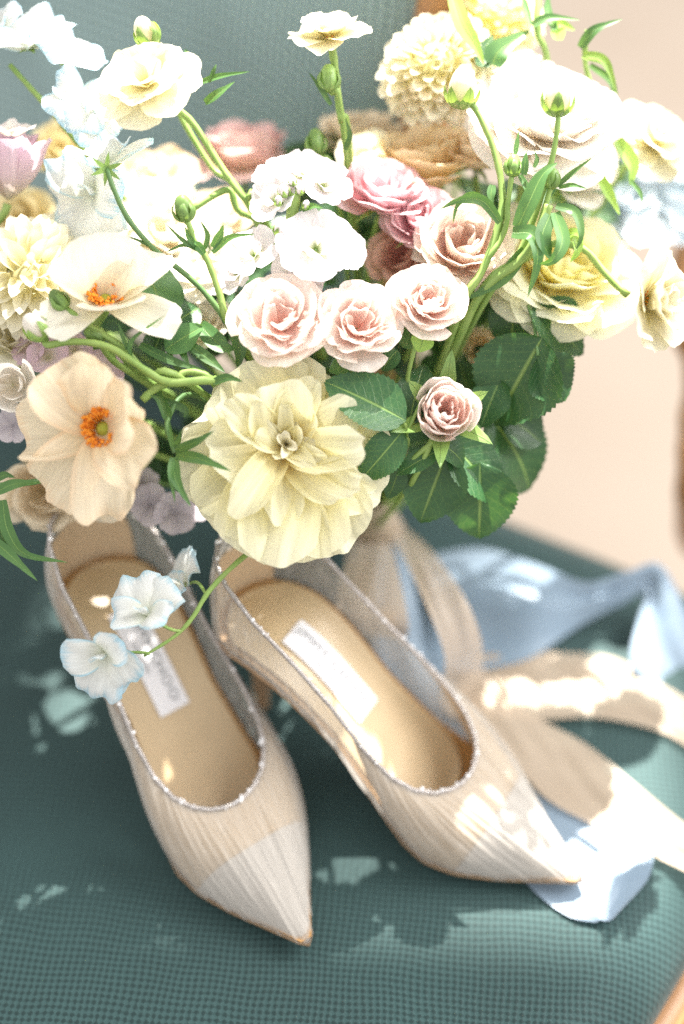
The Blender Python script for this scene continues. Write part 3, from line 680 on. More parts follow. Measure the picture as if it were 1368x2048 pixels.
    for y in np.linspace(0.0005, SL, 60):
        ww = s_w(y)
        for x, dz in ((-1.02, 0.0012), (-1.03, -0.0012), (-0.9, -0.0022), (0, -0.0025), (0.9, -0.0022), (1.03, -0.0012), (1.02, 0.0012)):
            vs.append((s_cx(y) + x * ww, y, s_z(y) + dz)); uv.append((x, y))
    obj('outsole', mesh('outsole', vs, grid_faces(60, 7), uv), M['sole'], t)
    vs = []; hs = [(0.0, 0.0045, 0.0045, 0.020), (0.003, 0.0042, 0.0045, 0.020), (0.03, 0.0050, 0.0058, 0.021), (0.052, 0.0085, 0.0095, 0.023), (0.068, 0.0165, 0.017, 0.027), (0.077, 0.0245, 0.0245, 0.0290), (0.0815, 0.0265, 0.0275, 0.0300)]
    for z_, rx, ry, cy in hs:
        for j in range(20):
            an = 2 * PI * j / 20; vs.append((rx * math.cos(an), cy + ry * math.sin(an), z_))
    obj('heel', mesh('heel', vs, list(grid_faces(len(hs), 20, True)) + [tuple(range(20))[::-1]]), M['sole'], t)
    return t
TITLE = ('JIMMY CHOO', 'LONDON')
shoe('sheer pleated ivory pointed heel at the left with a sweet pea over its heel', S(632, 1893, 0.005), S(158, 1040, 0.135), 1, 5, TITLE)
shoe('sheer pleated ivory pointed heel at the right with its toe on blue silk', S(1170, 1762, 0.005), S(440, 1100, 0.135), 1, 9, TITLE)

# ------------------------------------------------------------------ silk ribbons
def silk_mat(name, a, b, rough=0.42, transl=0.2, transp=0.0):
    return plain_mat(name, a, b, scale=14, rough=rough, spec=0.35, sheen=0.5, transl=transl, transp=transp, bump=0.25, dist=0.003, stretch=(1, 3, 1))
M['beige'] = silk_mat('silk_beige', (0.50, 0.39, 0.29), (0.56, 0.45, 0.34), transp=0.28)
M['blue'] = silk_mat('silk_blue', (0.20, 0.28, 0.37), (0.25, 0.33, 0.42))
def strip(parent, L, R, mat, rng, n=60, m=13, crease=0.0015, name='tail', thick=0.0):
    a = crom([S(*q) for q in L], n); b = crom([S(*q) for q in R], n)
    n1, n2 = snoise(rng, 4, 7), snoise(rng, 4, 5)
    vs, uv = [], []
    for i in range(n):
        for j in range(m):
            k = j / (m - 1); p = a[i] + (b[i] - a[i]) * k
            p = p + np.array([0, 0, crease * (n1(i / n * 3 + 2 * k) * math.sin(PI * k) + 0.5 * n2(6 * k + i / n * 2) + 0.8)])
            vs.append(p); uv.append((k, i / n))
    return add(parent, name, (vs, grid_faces(n, m), uv), M[mat], True)
rr = random.Random(3)
rb = thing('ribbon', 'beige silk ribbon tied in a bow below the bouquet with tails to the right', 'ribbon', S(745, 1062, 0.03))
strip(rb, [(700, 1060, .05), (690, 1130, .075), (668, 1235, .070), (690, 1262, .04), (715, 1150, .02), (735, 1075, .03)], [(775, 1055, .05), (795, 1140, .075), (818, 1255, .070), (800, 1275, .04), (780, 1160, .02), (760, 1075, .03)], 'beige', rr, name='loop')
strip(rb, [(750, 1050, .05), (800, 1110, .07), (850, 1210, .075), (890, 1320, .055), (878, 1400, .02), (905, 1440, .006)], [(775, 1035, .05), (850, 1090, .07), (925, 1190, .075), (962, 1280, .055), (965, 1340, .02), (975, 1350, .006)], 'beige', rr, name='loop')
strip(rb, [(890, 1425, .006), (985, 1440, .006), (1090, 1440, .005), (1200, 1438, .005), (1330, 1468, .004), (1420, 1530, .004)], [(950, 1315, .006), (1050, 1305, .008), (1130, 1308, .006), (1230, 1318, .005), (1340, 1380, .004), (1450, 1440, .004)], 'beige', rr)
strip(rb, [(900, 1432, .010), (985, 1470, .010), (1080, 1590, .005), (1200, 1660, .004), (1330, 1725, .004), (1420, 1770, .004)], [(985, 1372, .010), (1085, 1440, .006), (1180, 1495, .005), (1270, 1570, .004), (1370, 1650, .004), (1450, 1690, .004)], 'beige', rr)
v_, f_, u_ = tube([S(700, 1058, .05), S(725, 1048, .062), S(760, 1052, .064), S(785, 1062, .05)], [0.010, 0.014, 0.014, 0.009], 14, 12)
add(rb, 'knot', (v_, f_, u_), M['beige'], True)
rb2 = thing('ribbon', 'dusty blue silk ribbon running from the bow under the right shoe toe', 'ribbon', S(790, 1200, 0.01))
strip(rb2, [(765, 1075, .04), (745, 1200, .03), (760, 1330, .012), (850, 1480, .002), (960, 1640, .001), (1050, 1765, .001), (1130, 1830, .002), (1190, 1846, .003)], [(800, 1070, .04), (835, 1190, .03), (870, 1310, .012), (960, 1440, .002), (1075, 1590, .001), (1275, 1680, .003), (1300, 1750, .005), (1225, 1842, .004)], 'blue', rr)
rb3 = thing('ribbon', 'dusty blue silk ribbon crumpled across the back right of the seat', 'ribbon', S(1050, 1230, 0.01))
strip(rb3, [(870, 1350, .004), (960, 1345, .004), (1060, 1320, .008), (1160, 1255, .008), (1240, 1215, .015), (1285, 1200, .02), (1262, 1330, .012), (1340, 1400, -.01), (1420, 1500, -.03)], [(850, 1120, .006), (960, 1105, .02), (1070, 1135, .03), (1170, 1170, .03), (1250, 1150, .035), (1320, 1135, .035), (1372, 1230, .012), (1420, 1330, -.01), (1480, 1430, -.03)], 'blue', rr, crease=0.004)

# ------------------------------------------------------------------ flowers: the sharp front row
rng = random.Random(11)
t, p, n_ = head('double_tulip', 'large pale yellow double tulip wide open at the front of the bouquet', 'tulip', 572, 888, -0.2, (0.02, 0.02, 1.0))
R = cm(222, 0)
ring = [(95, .82, .80), (62, .78, .75), (128, .86, .85), (160, .95, .85), (192, 1.0, .85), (222, 1.02, .8), (250, 1.08, .85), (278, 1.14, .85), (306, 1.08, .85), (334, 1.05, .80), (2, .95, .8), (30, .88, .75)]
for k, (az, L, W) in enumerate(ring):
    add(t, 'petal', petal(rng, R * L * rng.uniform(.96, 1.04), R * W * rng.uniform(.95, 1.25), 1.2 + rng.uniform(-.15, .2), 1.6 + rng.uniform(-.25, .25), cup=rng.uniform(.3, .7), ruf=0.13, rf=3, tip=0.20, tipe=2.6, bw=0.2, we=0.75, notch=0.02, az=math.radians(az + rng.uniform(-8, 8)), z0=-R * 0.24 - (0.06 * R if k % 2 else 0), ns=18, nt=21, groove=0.15, curl=rng.uniform(-.3, .6), side=rng.uniform(-.08, .08)), M['tulip'])
for k in range(10):
    az = 18 + k * 36 + rng.uniform(-13, 13); low = math.sin(math.radians(az)) < 0
    add(t, 'petal', petal(rng, R * rng.uniform(.60, .90) * (1.12 if low else 0.88), R * rng.uniform(.42, .80), 0.75 + rng.uniform(-.2, .2), 1.5 + rng.uniform(-.4, .3), cup=rng.uniform(.3, 1.2), ruf=0.17, rf=3, tip=0.26, tipe=2.3, bw=0.25, notch=0.03, az=math.radians(az), z0=-R * 0.2, ns=17, nt=17, groove=0.16, curl=rng.uniform(-.9, .7), side=rng.uniform(-.25, .25)), M['tulip'])
for k in range(10):
    add(t, 'petal', petal(rng, R * rng.uniform(.30, .56), R * rng.uniform(.20, .38), 0.45, 1.25 + rng.uniform(-.4, .35), cup=rng.uniform(.6, 1.8), ruf=0.20, rf=3, tip=0.5, tipe=1.8, bw=0.35, notch=0.03, az=math.radians(k * 36 + rng.uniform(-16, 16)), z0=-R * 0.16, ns=13, nt=11, groove=0.16, curl=rng.uniform(-.9, .6), side=rng.uniform(-.4, .4)), M['tulip'])
for k in range(5):
    add(t, 'petal', petal(rng, R * rng.uniform(.20, .28), R * .16, 0.15, 0.7, cup=1.6, ruf=0.1, tip=0.4, bw=0.4, az=k * 1.3, z0=-R * 0.10, ns=8, nt=7, side=rng.uniform(-.3, .3), curl=0.4), M['cream'])
stem_to(t, p - n_ * R * 0.2, n_, r=0.003)

rose('spray_rose', 'blush spray rose, largest of three in a row above the yellow tulip', 557, 628, 100, -0.6, (-0.06, 0.34, .94), 'spray', n=24, seed=4, ruf=0.085, hgt=0.6, spin=0.5)
rose('spray_rose', 'blush spray rose in the middle of the row of three', 718, 636, 88, -0.3, (0.08, 0.30, .95), 'spray', n=26, seed=8, ruf=0.10, hgt=0.68, spin=1.5)
rose('spray_rose', 'small ruffled blush spray rose, rightmost of the row of three', 860, 590, 76, 0.2, (0.12, 0.36, .92), 'spray', n=30, seed=15, ruf=0.11, hgt=0.8, spin=2.4)
rose('garden_rose', 'blush garden rose with curled guard petals behind the narrow green leaves', 928, 470, 88, 2.2, (0.02, 0.42, .9), 'blush', n=24, seed=21, ruf=0.07, hgt=1.05, guard=3, outer=[2.9, -1.3, -0.3])
rose('garden_rose', 'big white garden rose at the upper right with two green buds before it', 1098, 205, 150, 3.0, (0.10, 0.60, .78), 'white', n=30, seed=31, ruf=0.10, hgt=0.6, guard=4, outer=[-0.6, -1.3, -2.4, -1.9])
rose('garden_rose', 'mauve pink garden rose seen from its side behind the stock', 768, 365, 90, 4.0, (0.12, 0.70, .7), 'pink', n=26, seed=41, ruf=0.06, hgt=0.75)
rose('garden_rose', 'smaller mauve pink rose touching the blush garden rose', 842, 425, 74, 3.6, (-0.1, 0.55, .85), 'pink', n=24, seed=43, ruf=0.06, hgt=0.8)
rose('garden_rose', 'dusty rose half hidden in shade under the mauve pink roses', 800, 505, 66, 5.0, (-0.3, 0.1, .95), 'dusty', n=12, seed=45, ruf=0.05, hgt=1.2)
rose('garden_rose', 'full yellow garden rose on the right behind the ruffled pale bloom', 1125, 505, 155, 4.6, (0.15, 0.58, .8), 'lemon', n=34, seed=51, ruf=0.09, hgt=0.5, matc='yellow', guard=2, outer=[-1.0, -1.8])
rose('garden_rose', 'coral pink rose far back before the woven chair back', 488, 275, 92, 12, (0.0, 0.9, .42), 'coral', n=20, seed=61, ruf=0.08, hgt=0.9, guard=3, outer=[-0.4, -2.6, -1.6])
rose('garden_rose', 'blurred cream rose behind the drooping sweet pea stem', 330, 440, 118, 7.0, (0.1, 0.5, .85), 'pale', n=22, seed=63, ruf=0.10, hgt=0.6)
rose('garden_rose', 'blurred peach rose below the white ranunculus at the upper left', 310, 345, 84, 9.5, (0.0, 0.5, .85), 'peach', n=18, seed=65, ruf=0.08, hgt=0.7)
rose('garden_rose', 'blurred apricot orange rose under the cream pompon dahlia', 850, 295, 112, 7.0, (-0.1, 0.8, .55), 'orange', n=18, seed=67, ruf=0.08, hgt=0.8)
rose('garden_rose', 'blurred tan rose near the wooden post of the chair', 715, 250, 84, 11, (-0.1, 0.85, .5), 'tan', n=16, seed=69, ruf=0.08, hgt=0.8)
rose('garden_rose', 'pale lemon rose tucked behind the mauve pink roses', 735, 300, 62, 7.5, (-0.1, 0.6, .8), 'cream', n=16, seed=71, ruf=0.08, hgt=0.8)
rose('garden_rose', 'small orange rose hidden among dark leaves at the right', 1085, 655, 62, 8, (0.3, 0.2, .9), 'orange', n=14, seed=73, hgt=0.9)
rose('garden_rose', 'tiny orange rose glimpsed between stems beside the rosebud', 965, 695, 42, 6, (0.1, 0.2, .9), 'orange', n=12, seed=74, hgt=0.9)
rose('garden_rose', 'blurred ochre rose behind the mauve lisianthus', 125, 285, 66, 11, (0.1, 0.5, .85), 'ochre', n=14, seed=75, hgt=0.8)
rose('garden_rose', 'blurred ochre rose at the left edge above the dahlia', 45, 435, 76, 9, (0.1, 0.4, .9), 'ochre', n=14, seed=77, hgt=0.8)
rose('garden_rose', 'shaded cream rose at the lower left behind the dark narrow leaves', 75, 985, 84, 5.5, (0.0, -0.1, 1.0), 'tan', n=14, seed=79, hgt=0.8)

rose('garden_rose', 'blurred cream rose above the left dahlia beside the sweet pea', 215, 455, 80, 6.0, (0.0, 0.55, .8), 'pale', n=18, seed=81, ruf=0.08, hgt=0.6)
rose('garden_rose', 'blurred peach rose between the sprig bud and the white stock', 440, 420, 70, 9.0, (0.0, 0.5, .85), 'peach', n=16, seed=83, ruf=0.08, hgt=0.7)
rose('garden_rose', 'cream rose filling the gap beside the stock below the sprig bud', 415, 505, 62, 5.5, (-0.1, 0.45, .88), 'pale', n=18, seed=85, ruf=0.09, hgt=0.6)
rose('garden_rose', 'pale apricot rose between the pompon dahlia and the white rose', 955, 290, 78, 6.5, (0.0, 0.8, .55), 'peach', n=18, seed=87, ruf=0.08, hgt=0.7)
rose('garden_rose', 'white rose low at the right behind the big white garden rose', 1160, 330, 80, 6.5, (0.2, 0.3, .9), 'white', n=18, seed=89, ruf=0.1, hgt=0.7)
rose('garden_rose', 'cream rose at the left edge between the dahlia and the vine buds', 25, 665, 74, 2.6, (-0.1, 0.45, .88), 'cream', n=20, seed=91, ruf=0.09, hgt=0.6)
rose('garden_rose', 'cream rose peeping over the left dahlia below the ochre rose', 130, 470, 72, 5.0, (0.0, 0.5, .86), 'cream', n=18, seed=93, ruf=0.09, hgt=0.6)
rose('garden_rose', 'pale cream rose between the cream poppy and the spray roses', 405, 640, 60, 4.0, (0.0, 0.45, .88), 'pale', n=18, seed=95, ruf=0.09, hgt=0.6)
# rosebud
t, p, n_ = head('rose_bud', 'plump blush rosebud with pale green sepals before dark leaves', 'rosebud', 893, 815, -0.3, (0.04, 0.12, 1.0))
R = cm(70, 0); rb_ = random.Random(6)
for i in range(22):
    f = (i + 0.5) / 22
    add(t, 'petal', rose_petal(rb_, R * (0.06 + 0.80 * f ** 0.75), R * 1.30 * (1.0 - 0.30 * f ** 2) * rb_.uniform(.95, 1.05), 0.9, delta=0.45 + 0.55 * f, curl=0.05 + (0.4 if i > 18 else 0), spiral=0.10 * rb_.choice([-1, 1]), ruf=0.10, az=i * 2.4 + rb_.uniform(-.3, .3), R=R, z0=-R * 1.0, tip=rb_.uniform(.1, .3), notch=.03), M['budpink'])
for i in range(6):
    add(t, 'sepal', petal(rb_, R * rb_.uniform(1.5, 2.0), R * 0.75, 1.5, 0.45 + rb_.uniform(-.1, .3), p=0.8, cup=0.6, tip=0.75, tipe=1.5, bw=0.7, az=i * 1.05 + 0.4, z0=-R * 1.02, ns=12, nt=7, curl=rb_.uniform(0.2, 1.0), ruf=0.05), M['sepal'])
stem_to(t, p - n_ * R, n_, r=0.0016, via=[p - n_ * R * 0.9, P(842, 930, 1.2), P(800, 1000, 5), BIND])

# poppies, ranunculus
poppy('iceland_poppy', 'peach poppy with bright orange stamens facing the camera at the lower left', 'poppy', 210, 860, 168, -0.8, (-0.06, 0.12, 1.0), 'peach',
      [(72, .95, 1.15, 48, 18), (128, 1.0, 1.0, 62, 42), (182, 1.06, .85, 78, 88), (232, 1.08, .9, 80, 102), (274, 1.08, .8, 72, 100), (318, 1.04, .85, 50, 55), (8, 1.0, .95, 40, 16)], seed=3, centre=0.20, ruf=0.36, stamens=110, cup=0.6)
poppy('iceland_poppy', 'cream poppy opening upwards with orange stamens beside the left dahlia', 'poppy', 212, 607, 150, 0.2, (0.08, 0.62, .78), 'pale',
      [(92, 1.0, 1.35, 22, 8), (150, .85, .9, 60, 50), (20, 1.02, .72, 60, 62), (330, 1.1, .75, 88, 92), (285, .72, 1.0, 75, 35), (215, .9, .8, 92, 95), (55, .7, .8, 35, 25)], seed=13, centre=0.19, ruf=0.16, stamens=80, cup=0.7)
ran = [(i * 51 + 8, 1.0 - 0.05 * (i % 2), .95, 74 + 8 * (i % 3), 84 + 6 * (i % 2)) for i in range(7)] + [(i * 60 + 30, .74, .8, 55, 62) for i in range(6)] + [(i * 72, .5, .55, 35, 40) for i in range(5)]
poppy('butterfly_ranunculus', 'creamy white ranunculus with amber centre standing high at the upper left', 'ranunculus', 300, 180, 112, 0.8, (-0.18, 0.38, .9), 'cream', ran, seed=23, centre=0.12, ruf=0.10, stamens=40,
      via=[P(318, 200, 1.4), P(380, 240, 2.2), P(440, 330, 2.6), P(490, 400, 2.6), P(535, 455, 4), BIND])
poppy('butterfly_ranunculus', 'pale lemon ruffled ranunculus high above the pink roses at top centre', 'ranunculus', 660, 82, 84, 2.0, (-0.05, 0.80, .6), 'cream', ran, seed=25, centre=0.10, ruf=0.16, stamens=20,
      via=[P(664, 95, 2.2), P(672, 150, 2.6), P(682, 240, 3.2), P(700, 320, 5), BIND])
poppy('butterfly_ranunculus', 'ruffled pale yellow ranunculus at the right edge turned to the right', 'ranunculus', 1285, 600, 112, 0.8, (0.72, -0.08, .62), 'cream', [(a, l, w_, x - 12, y - 22) for a, l, w_, x, y in ran], seed=27, centre=0.14, ruf=0.16, stamens=30,
      via=[P(1255, 590, 2.0), P(1205, 540, 2.6), P(1160, 495, 2.2), P(1080, 500, 3), P(940, 640, 6), BIND])
poppy('butterfly_ranunculus', 'blurred pale yellow ranunculus at the right edge below the white rose', 'ranunculus', 1300, 290, 95, 7.0, (0.4, 0.4, .8), 'cream', ran, seed=29, centre=0.10, ruf=0.14, stamens=20)
poppy('cosmos', 'blurred cream cosmos among stems behind the stock at the left', 'cosmos', 400, 560, 62, 4.5, (0.0, 0.5, .85), 'pale', ran[:7], seed=33, centre=0.12, ruf=0.1, stamens=20)
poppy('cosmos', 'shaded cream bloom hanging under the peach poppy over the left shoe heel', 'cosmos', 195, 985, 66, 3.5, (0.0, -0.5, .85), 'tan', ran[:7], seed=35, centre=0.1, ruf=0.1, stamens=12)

# dahlias
dahlia('dahlia', 'cream dahlia with pointed petals at the left edge beside the cream poppy', 62, 555, 128, 2.4, (0.06, 0.30, .95), 'cream', n=95, seed=3, pointed=0.8, flat=0.6)
dahlia('dahlia', 'round cream pompon dahlia at the top left of the white rose', 880, 145, 118, 6.5, (-0.25, 0.42, .87), 'cream', n=200, seed=5, pointed=0.35, flat=0.85, lk=(0.30, 0.20), core=0.55)
dahlia('dahlia', 'blurred lemon pompon dahlia at the very top behind the white rose', 985, 45, 95, 10, (0.0, 0.5, .87), 'lemon', n=190, seed=7, pointed=0.4, flat=0.9, lk=(0.28, 0.18), core=0.6)

# stock: white florets on a stout stalk
def floret(t, px, py, off, facing, rpx, seed, mat='stock', n=5, dbl=True):
    rg = random.Random(seed); p = P(px, py, off); Rm = frame(V3(facing), rg.uniform(0, 6)); R = cm(rpx, off)
    for i in range(n + (4 if dbl else 0)):
        inn = i >= n
        v_, f_, u_ = petal(rg, R * (0.55 if inn else rg.uniform(.9, 1.08)), R * (0.6 if inn else 1.0), 0.5 if inn else 0.95, 0.9 if inn else 1.5, cup=0.3, ruf=0.16, rf=3.2, tip=0.16, tipe=3, bw=0.16, we=0.9, notch=0.03, az=i * 2 * PI / n + (0.5 if inn else 0) + rg.uniform(-.15, .15), ns=10, nt=11, r0=R * 0.02, z0=-R * 0.2)
        add(t, 'petal', (p + v_ @ Rm.T, f_, u_), M[mat], True)
st = thing('stock_flower', 'white stock with clustered frilly florets on a stout green stalk', 'flower', P(600, 430, 1.5), None, GR)
for k, (x, y, o, fa, r) in enumerate([(605, 345, 1.4, (0.0, .6, .8), 62), (650, 368, 1.0, (.35, .3, .85), 58), (548, 395, 1.4, (-.5, .3, .8), 60), (632, 492, 0.4, (0.05, .25, .95), 86), (505, 505, 1.2, (-.3, .4, .85), 60), (690, 500, 1.6, (.5, .2, .8), 50), (545, 345, 2.4, (-.4, .7, .6), 44), (600, 545, 2.0, (0, 0, 1), 60), (470, 545, 2.6, (-.5, .1, .85), 48)]):
    floret(st, x, y, o, fa, r, 100 + k)
add(st, 'stalk', tube([P(590, 385, .6), P(585, 430, 1.2), P(590, 500, 2.2), P(640, 700, 6), BIND], [0.0032, 0.0036, 0.0034, 0.003], 24, 10), M['stem'], True)
for k, (x, y, r) in enumerate([(568, 382, 11), (585, 362, 9), (600, 380, 9), (557, 402, 9), (612, 410, 8), (560, 458, 13)]): bud(st, x, y, 0.4, r, (-.2 + .1 * k, .6, .6), seed=k, pm='stock')
blade(st, [P(600, 420, .8), P(625, 412, .2), P(645, 416, -.2)], cm(14))
st2 = thing('stock_flower', 'lilac stock half hidden at the left edge above the peach poppy', 'flower', P(100, 720, 1.5), None, GR)
for k, (x, y, o, fa, r) in enumerate([(95, 712, 1.8, (0, .3, .9), 46), (150, 700, 2.4, (.3, .3, .9), 40), (60, 700, 2.2, (-.3, .3, .9), 40), (205, 740, 3.0, (.2, .1, .9), 46), (25, 850, 3.0, (0, .2, .9), 44)]): floret(st2, x, y, o, fa, r, 130 + k, 'mauve' if k != 4 else 'lilac', dbl=False)
add(st2, 'stalk', tube([P(100, 720, 2.5), P(200, 800, 5), P(500, 950, 9), BIND], 0.0022, 20, 8), M['stem'], True)
st3 = thing('stock_flower', 'lilac stock in shade between the peach poppy and the yellow tulip', 'flower', P(330, 1010, 4), None, GR)
for k, (x, y, o, fa, r) in enumerate([(300, 1010, 4.5, (0, .1, .95), 44), (350, 1025, 4.5, (.2, -.1, .95), 44), (280, 975, 5, (0, .3, .9), 44), (395, 1000, 5, (.1, .1, .9), 44)]): floret(st3, x, y, o, fa, r, 150 + k, 'lilac', dbl=False)
add(st3, 'stalk', tube([P(330, 1010, 5), P(450, 1000, 8), P(600, 1010, 12), BIND], 0.0022, 20, 8), M['stemd'], True)
st4 = thing('stock_flower', 'pale blue florets blurred at the far right behind the yellow rose', 'flower', P(1290, 400, 15), None, GR)
for k in range(20): floret(st4, 1190 + (k % 5) * 44 + rng.uniform(-10, 10), 340 + (k // 5) * 40 + rng.uniform(-10, 10), 14 + rng.uniform(-1, 1), (rng.uniform(-.3, .3), .4, .8), 40, 170 + k, 'bluewhite', dbl=False)
add(st4, 'stalk', tube([P(1290, 420, 15.5), P(1150, 600, 16), P(900, 900, 18), BIND], 0.0024, 20, 8), M['stemd'], True)

# lisianthus bell and small white bell at the left edge
t, p, n_ = head('lisianthus', 'mauve bell lisianthus with a fringed white mouth at the left edge', 'flower', 18, 330, 3.5, (0.12, 0.93, .35))
R = cm(78, 3.5); rg = random.Random(5)
for i in range(7):
    add(t, 'petal', rose_petal(rg, R * (0.5 + 0.5 * i / 7), R * 1.75, 0.75, delta=0.5, curl=0.7, spiral=0.1, ruf=0.10, az=i * 2.4, R=R, z0=-R * 0.9, notch=0.03), M['mauve'])
for i in range(6):
    add(t, 'petal', petal(rg, R * 0.5, R * 0.6, 0.7, 1.4, cup=0.2, ruf=0.4, tip=0.1, notch=0.07, az=i * 1.05, z0=R * 0.75, r0=R * 0.2), M['white'])
stem_to(t, p - n_ * R * 0.9, n_, r=0.002)
t, p, n_ = head('lisianthus', 'small white bell bloom at the left edge beside the peach poppy', 'flower', 22, 770, 0.5, (0.15, -0.1, .95))
R = cm(58, 0.5)
for i in range(9):
    add(t, 'petal', rose_petal(rg, R * (0.25 + 0.7 * i / 9), R * 1.2, 0.8, delta=0.7, curl=0.2, spiral=0.12, ruf=0.06, az=i * 2.4, R=R, z0=-R * 0.8), M['white'])
stem_to(t, p - n_ * R * 0.8, n_, r=0.002)

# sweet peas, white with blue picotee edges
def pea(t, px, py, off, facing, rpx, seed, calyx=True, spin=0.0):
    rg = random.Random(seed); p = P(px, py, off); Rm = frame(V3(facing), spin); R = cm(rpx, off)
    def put(name, g, mat): v_, f_, u_ = g; add(t, name, (p + v_ @ Rm.T, f_, u_), M[mat], True)
    for az in (58, 122):
        put('petal', petal(rg, R * 1.05, R * 1.30, 0.95, 1.6, cup=-0.35, ruf=0.40, rf=3.6, tip=0.14, tipe=3, bw=0.25, notch=0.03, az=math.radians(az), ns=14, nt=17, curl=0.6), 'pea')
    for az, sd in ((-20, 1), (200, -1)):
        put('petal', petal(rg, R * 0.9, R * 0.9, 0.7, 1.5, cup=0.4, ruf=0.40, rf=3.4, tip=0.18, tipe=2.6, bw=0.3, notch=0.03, az=math.radians(az), ns=12, nt=13, curl=0.5), 'pea')
    put('petal', petal(rg, R * 0.6, R * 0.4, 0.3, 0.1, cup=1.3, ruf=0.05, tip=0.3, az=-1.57, ns=8, nt=9), 'pea')
    if calyx:
        for i in range(5): put('sepal', petal(rg, R * 0.34, R * 0.16, 0.9, 1.7, cup=0.5, tip=0.9, tipe=1.2, bw=0.6, az=i * 1.256, z0=-R * 0.07, ns=6, nt=5), 'sepal')
    return p
sp = thing('sweet_pea', 'white sweet pea sprig with blue edged petals dangling over the left shoe', 'sweet pea', P(400, 1220, 0), None, GR)
a = pea(sp, 295, 1232, -0.4, (-0.3, 0.5, .75), 88, 3); b = pea(sp, 210, 1305, -0.1, (-0.3, -0.3, .85), 92, 8, spin=3.4); c = pea(sp, 372, 1168, 3.0, (-0.7, 0.3, .3), 70, 5)
add(sp, 'stem', tube([P(560, 1060, 3), P(480, 1120, 1.0), P(420, 1180, 0.2), P(385, 1235, 0), P(350, 1272, 0), P(288, 1312, 0)], [.0016, .0014, .0013, .0011, .0007], 30, 8), M['stem'], True)
add(sp, 'flower_stalk', tube([P(363, 1262, 0), P(340, 1258, -.2), P(300, 1235, -.3)], .0009, 10, 6), M['stem'], True)
add(sp, 'flower_stalk', tube([P(412, 1188, .2), P(395, 1165, 1.5), P(372, 1168, 2.8)], .0009, 10, 6), M['stem'], True)
add(sp, 'flower_stalk', tube([P(300, 1308, 0), P(285, 1305, 0), P(213, 1304, 0)], .0008, 8, 6), M['stem'], True)
sp = thing('sweet_pea', 'blue edged sweet pea sprig blurred at the top left corner', 'sweet pea', P(100, 200, 3.5), None, GR)
for k, (x, y, o, fa, r, s_) in enumerate([(62, 95, 3.6, (-.1, .6, .7), 100, 0.2), (135, 125, 3.8, (.4, .5, .7), 82, 0), (160, 200, 3.4, (.3, .1, .9), 76, 2.9), (190, 235, 3.4, (.4, -.1, .85), 66, 2.0)]): pea(sp, x, y, o, fa, r, 20 + k, spin=s_)
add(sp, 'stem', tube([P(20, 130, 3.8), P(60, 175, 3.8), P(110, 230, 4.0), P(150, 280, 5), P(330, 500, 9), BIND], [.0014, .0016, .0018, .002], 30, 8), M['stem'], True)
pea(sp, 5, 60, 4, (-.5, .5, .6), 60, 27)
sp = thing('sweet_pea', 'white sweet pea nodding below the ranunculus with a star shaped calyx', 'sweet pea', P(215, 340, 1.2), None, GR)
pea(sp, 215, 330, 1.2, (-0.2, 0.85, .25), 98, 31, calyx=False); pea(sp, 190, 380, 3.4, (-.3, -.2, .85), 108, 33, spin=2.6)
rg = random.Random(8)
for i in range(6):
    v_, f_, u_ = petal(rg, cm(36), cm(15), 1.2, 1.75, cup=0.5, tip=0.9, tipe=1.2, bw=0.7, az=i * 1.05 + .4, ns=7, nt=5); add(sp, 'sepal', (P(213, 338, 0.2) + v_ @ frame(V3((.15, -.25, .9))).T, f_, u_), M['sepal'], True)
add(sp, 'stem', tube([P(214, 338, 0.2), P(228, 380, 0.2), P(258, 440, 0.6), P(310, 500, 1.0), P(400, 575, 1.6), P(465, 665, 2.4), P(600, 900, 8), BIND], [.0012, .0014, .0015, .0016, .0018], 40, 8), M['stemd'], True)
add(sp, 'tendril', tube([P(306, 497, 1), P(270, 478, 1), P(232, 474, 1.2)], .0007, 12, 6), M['stemd'], True)

# ------------------------------------------------------------------ buds on their own stems
def bud_stem(label, x, y, off, r, d, pts, show=0.35, rad=0.0014, seed=1, leaves=(), pm='cream', mat='stem'):
    t = thing('flower_bud', label, 'bud', P(x, y, off), None, GR)
    p, ax, hh = bud(t, x, y, off, r, d, seed=seed, show=show, pm=pm)
    add(t, 'stem', tube([p - ax * hh * 0.95] + [P(*q) for q in pts] + [BIND], [rad * 0.9, rad, rad * 1.2, rad * 1.2], 36, 8), M[mat], True)
    for lf in leaves: blade(t, [P(*q) for q in lf[0]], cm(lf[1]), twist=lf[2] if len(lf) > 2 else 0.0, mat=lf[3] if len(lf) > 3 else 'blade')
    return t
bud_stem('green and cream bud rising above the white ranunculus', 292, 66, 1.0, 24, (-.35, .85, .3), [(312, 100, 1.6), (345, 200, 3.5), (420, 330, 4), (520, 460, 5)], seed=2,
         leaves=[([(400, 165, 2), (440, 152, 1.8), (500, 143, 1.6)], 13), ([(410, 205, 2), (440, 185, 1.6), (470, 163, 1.4)], 20, .6), ([(418, 165, 1.8), (428, 140, 1.6), (433, 128, 1.6)], 9), ([(370, 100, 3), (377, 110, 3), (376, 125, 3)], 8)])
bud_stem('open mouthed green bud at the left front of the white rose', 925, 178, 0.6, 31, (0.05, .9, .35), [(945, 210, .8), (985, 290, 1.0), (1003, 370, 1.0), (1000, 440, 1.0), (965, 540, 1.2), (925, 605, 1.8), (870, 760, 6)], show=0.75, seed=3, rad=.0018, pm='cream')
bud_stem('striped green bud standing in front of the white garden rose', 1116, 197, 0.0, 29, (0.05, .95, .25), [(1117, 235, 0), (1108, 300, .3), (1095, 350, .6), (1070, 430, 1.2), (1030, 520, 1.8), (940, 620, 3)], show=0.5, seed=4, rad=.0015)
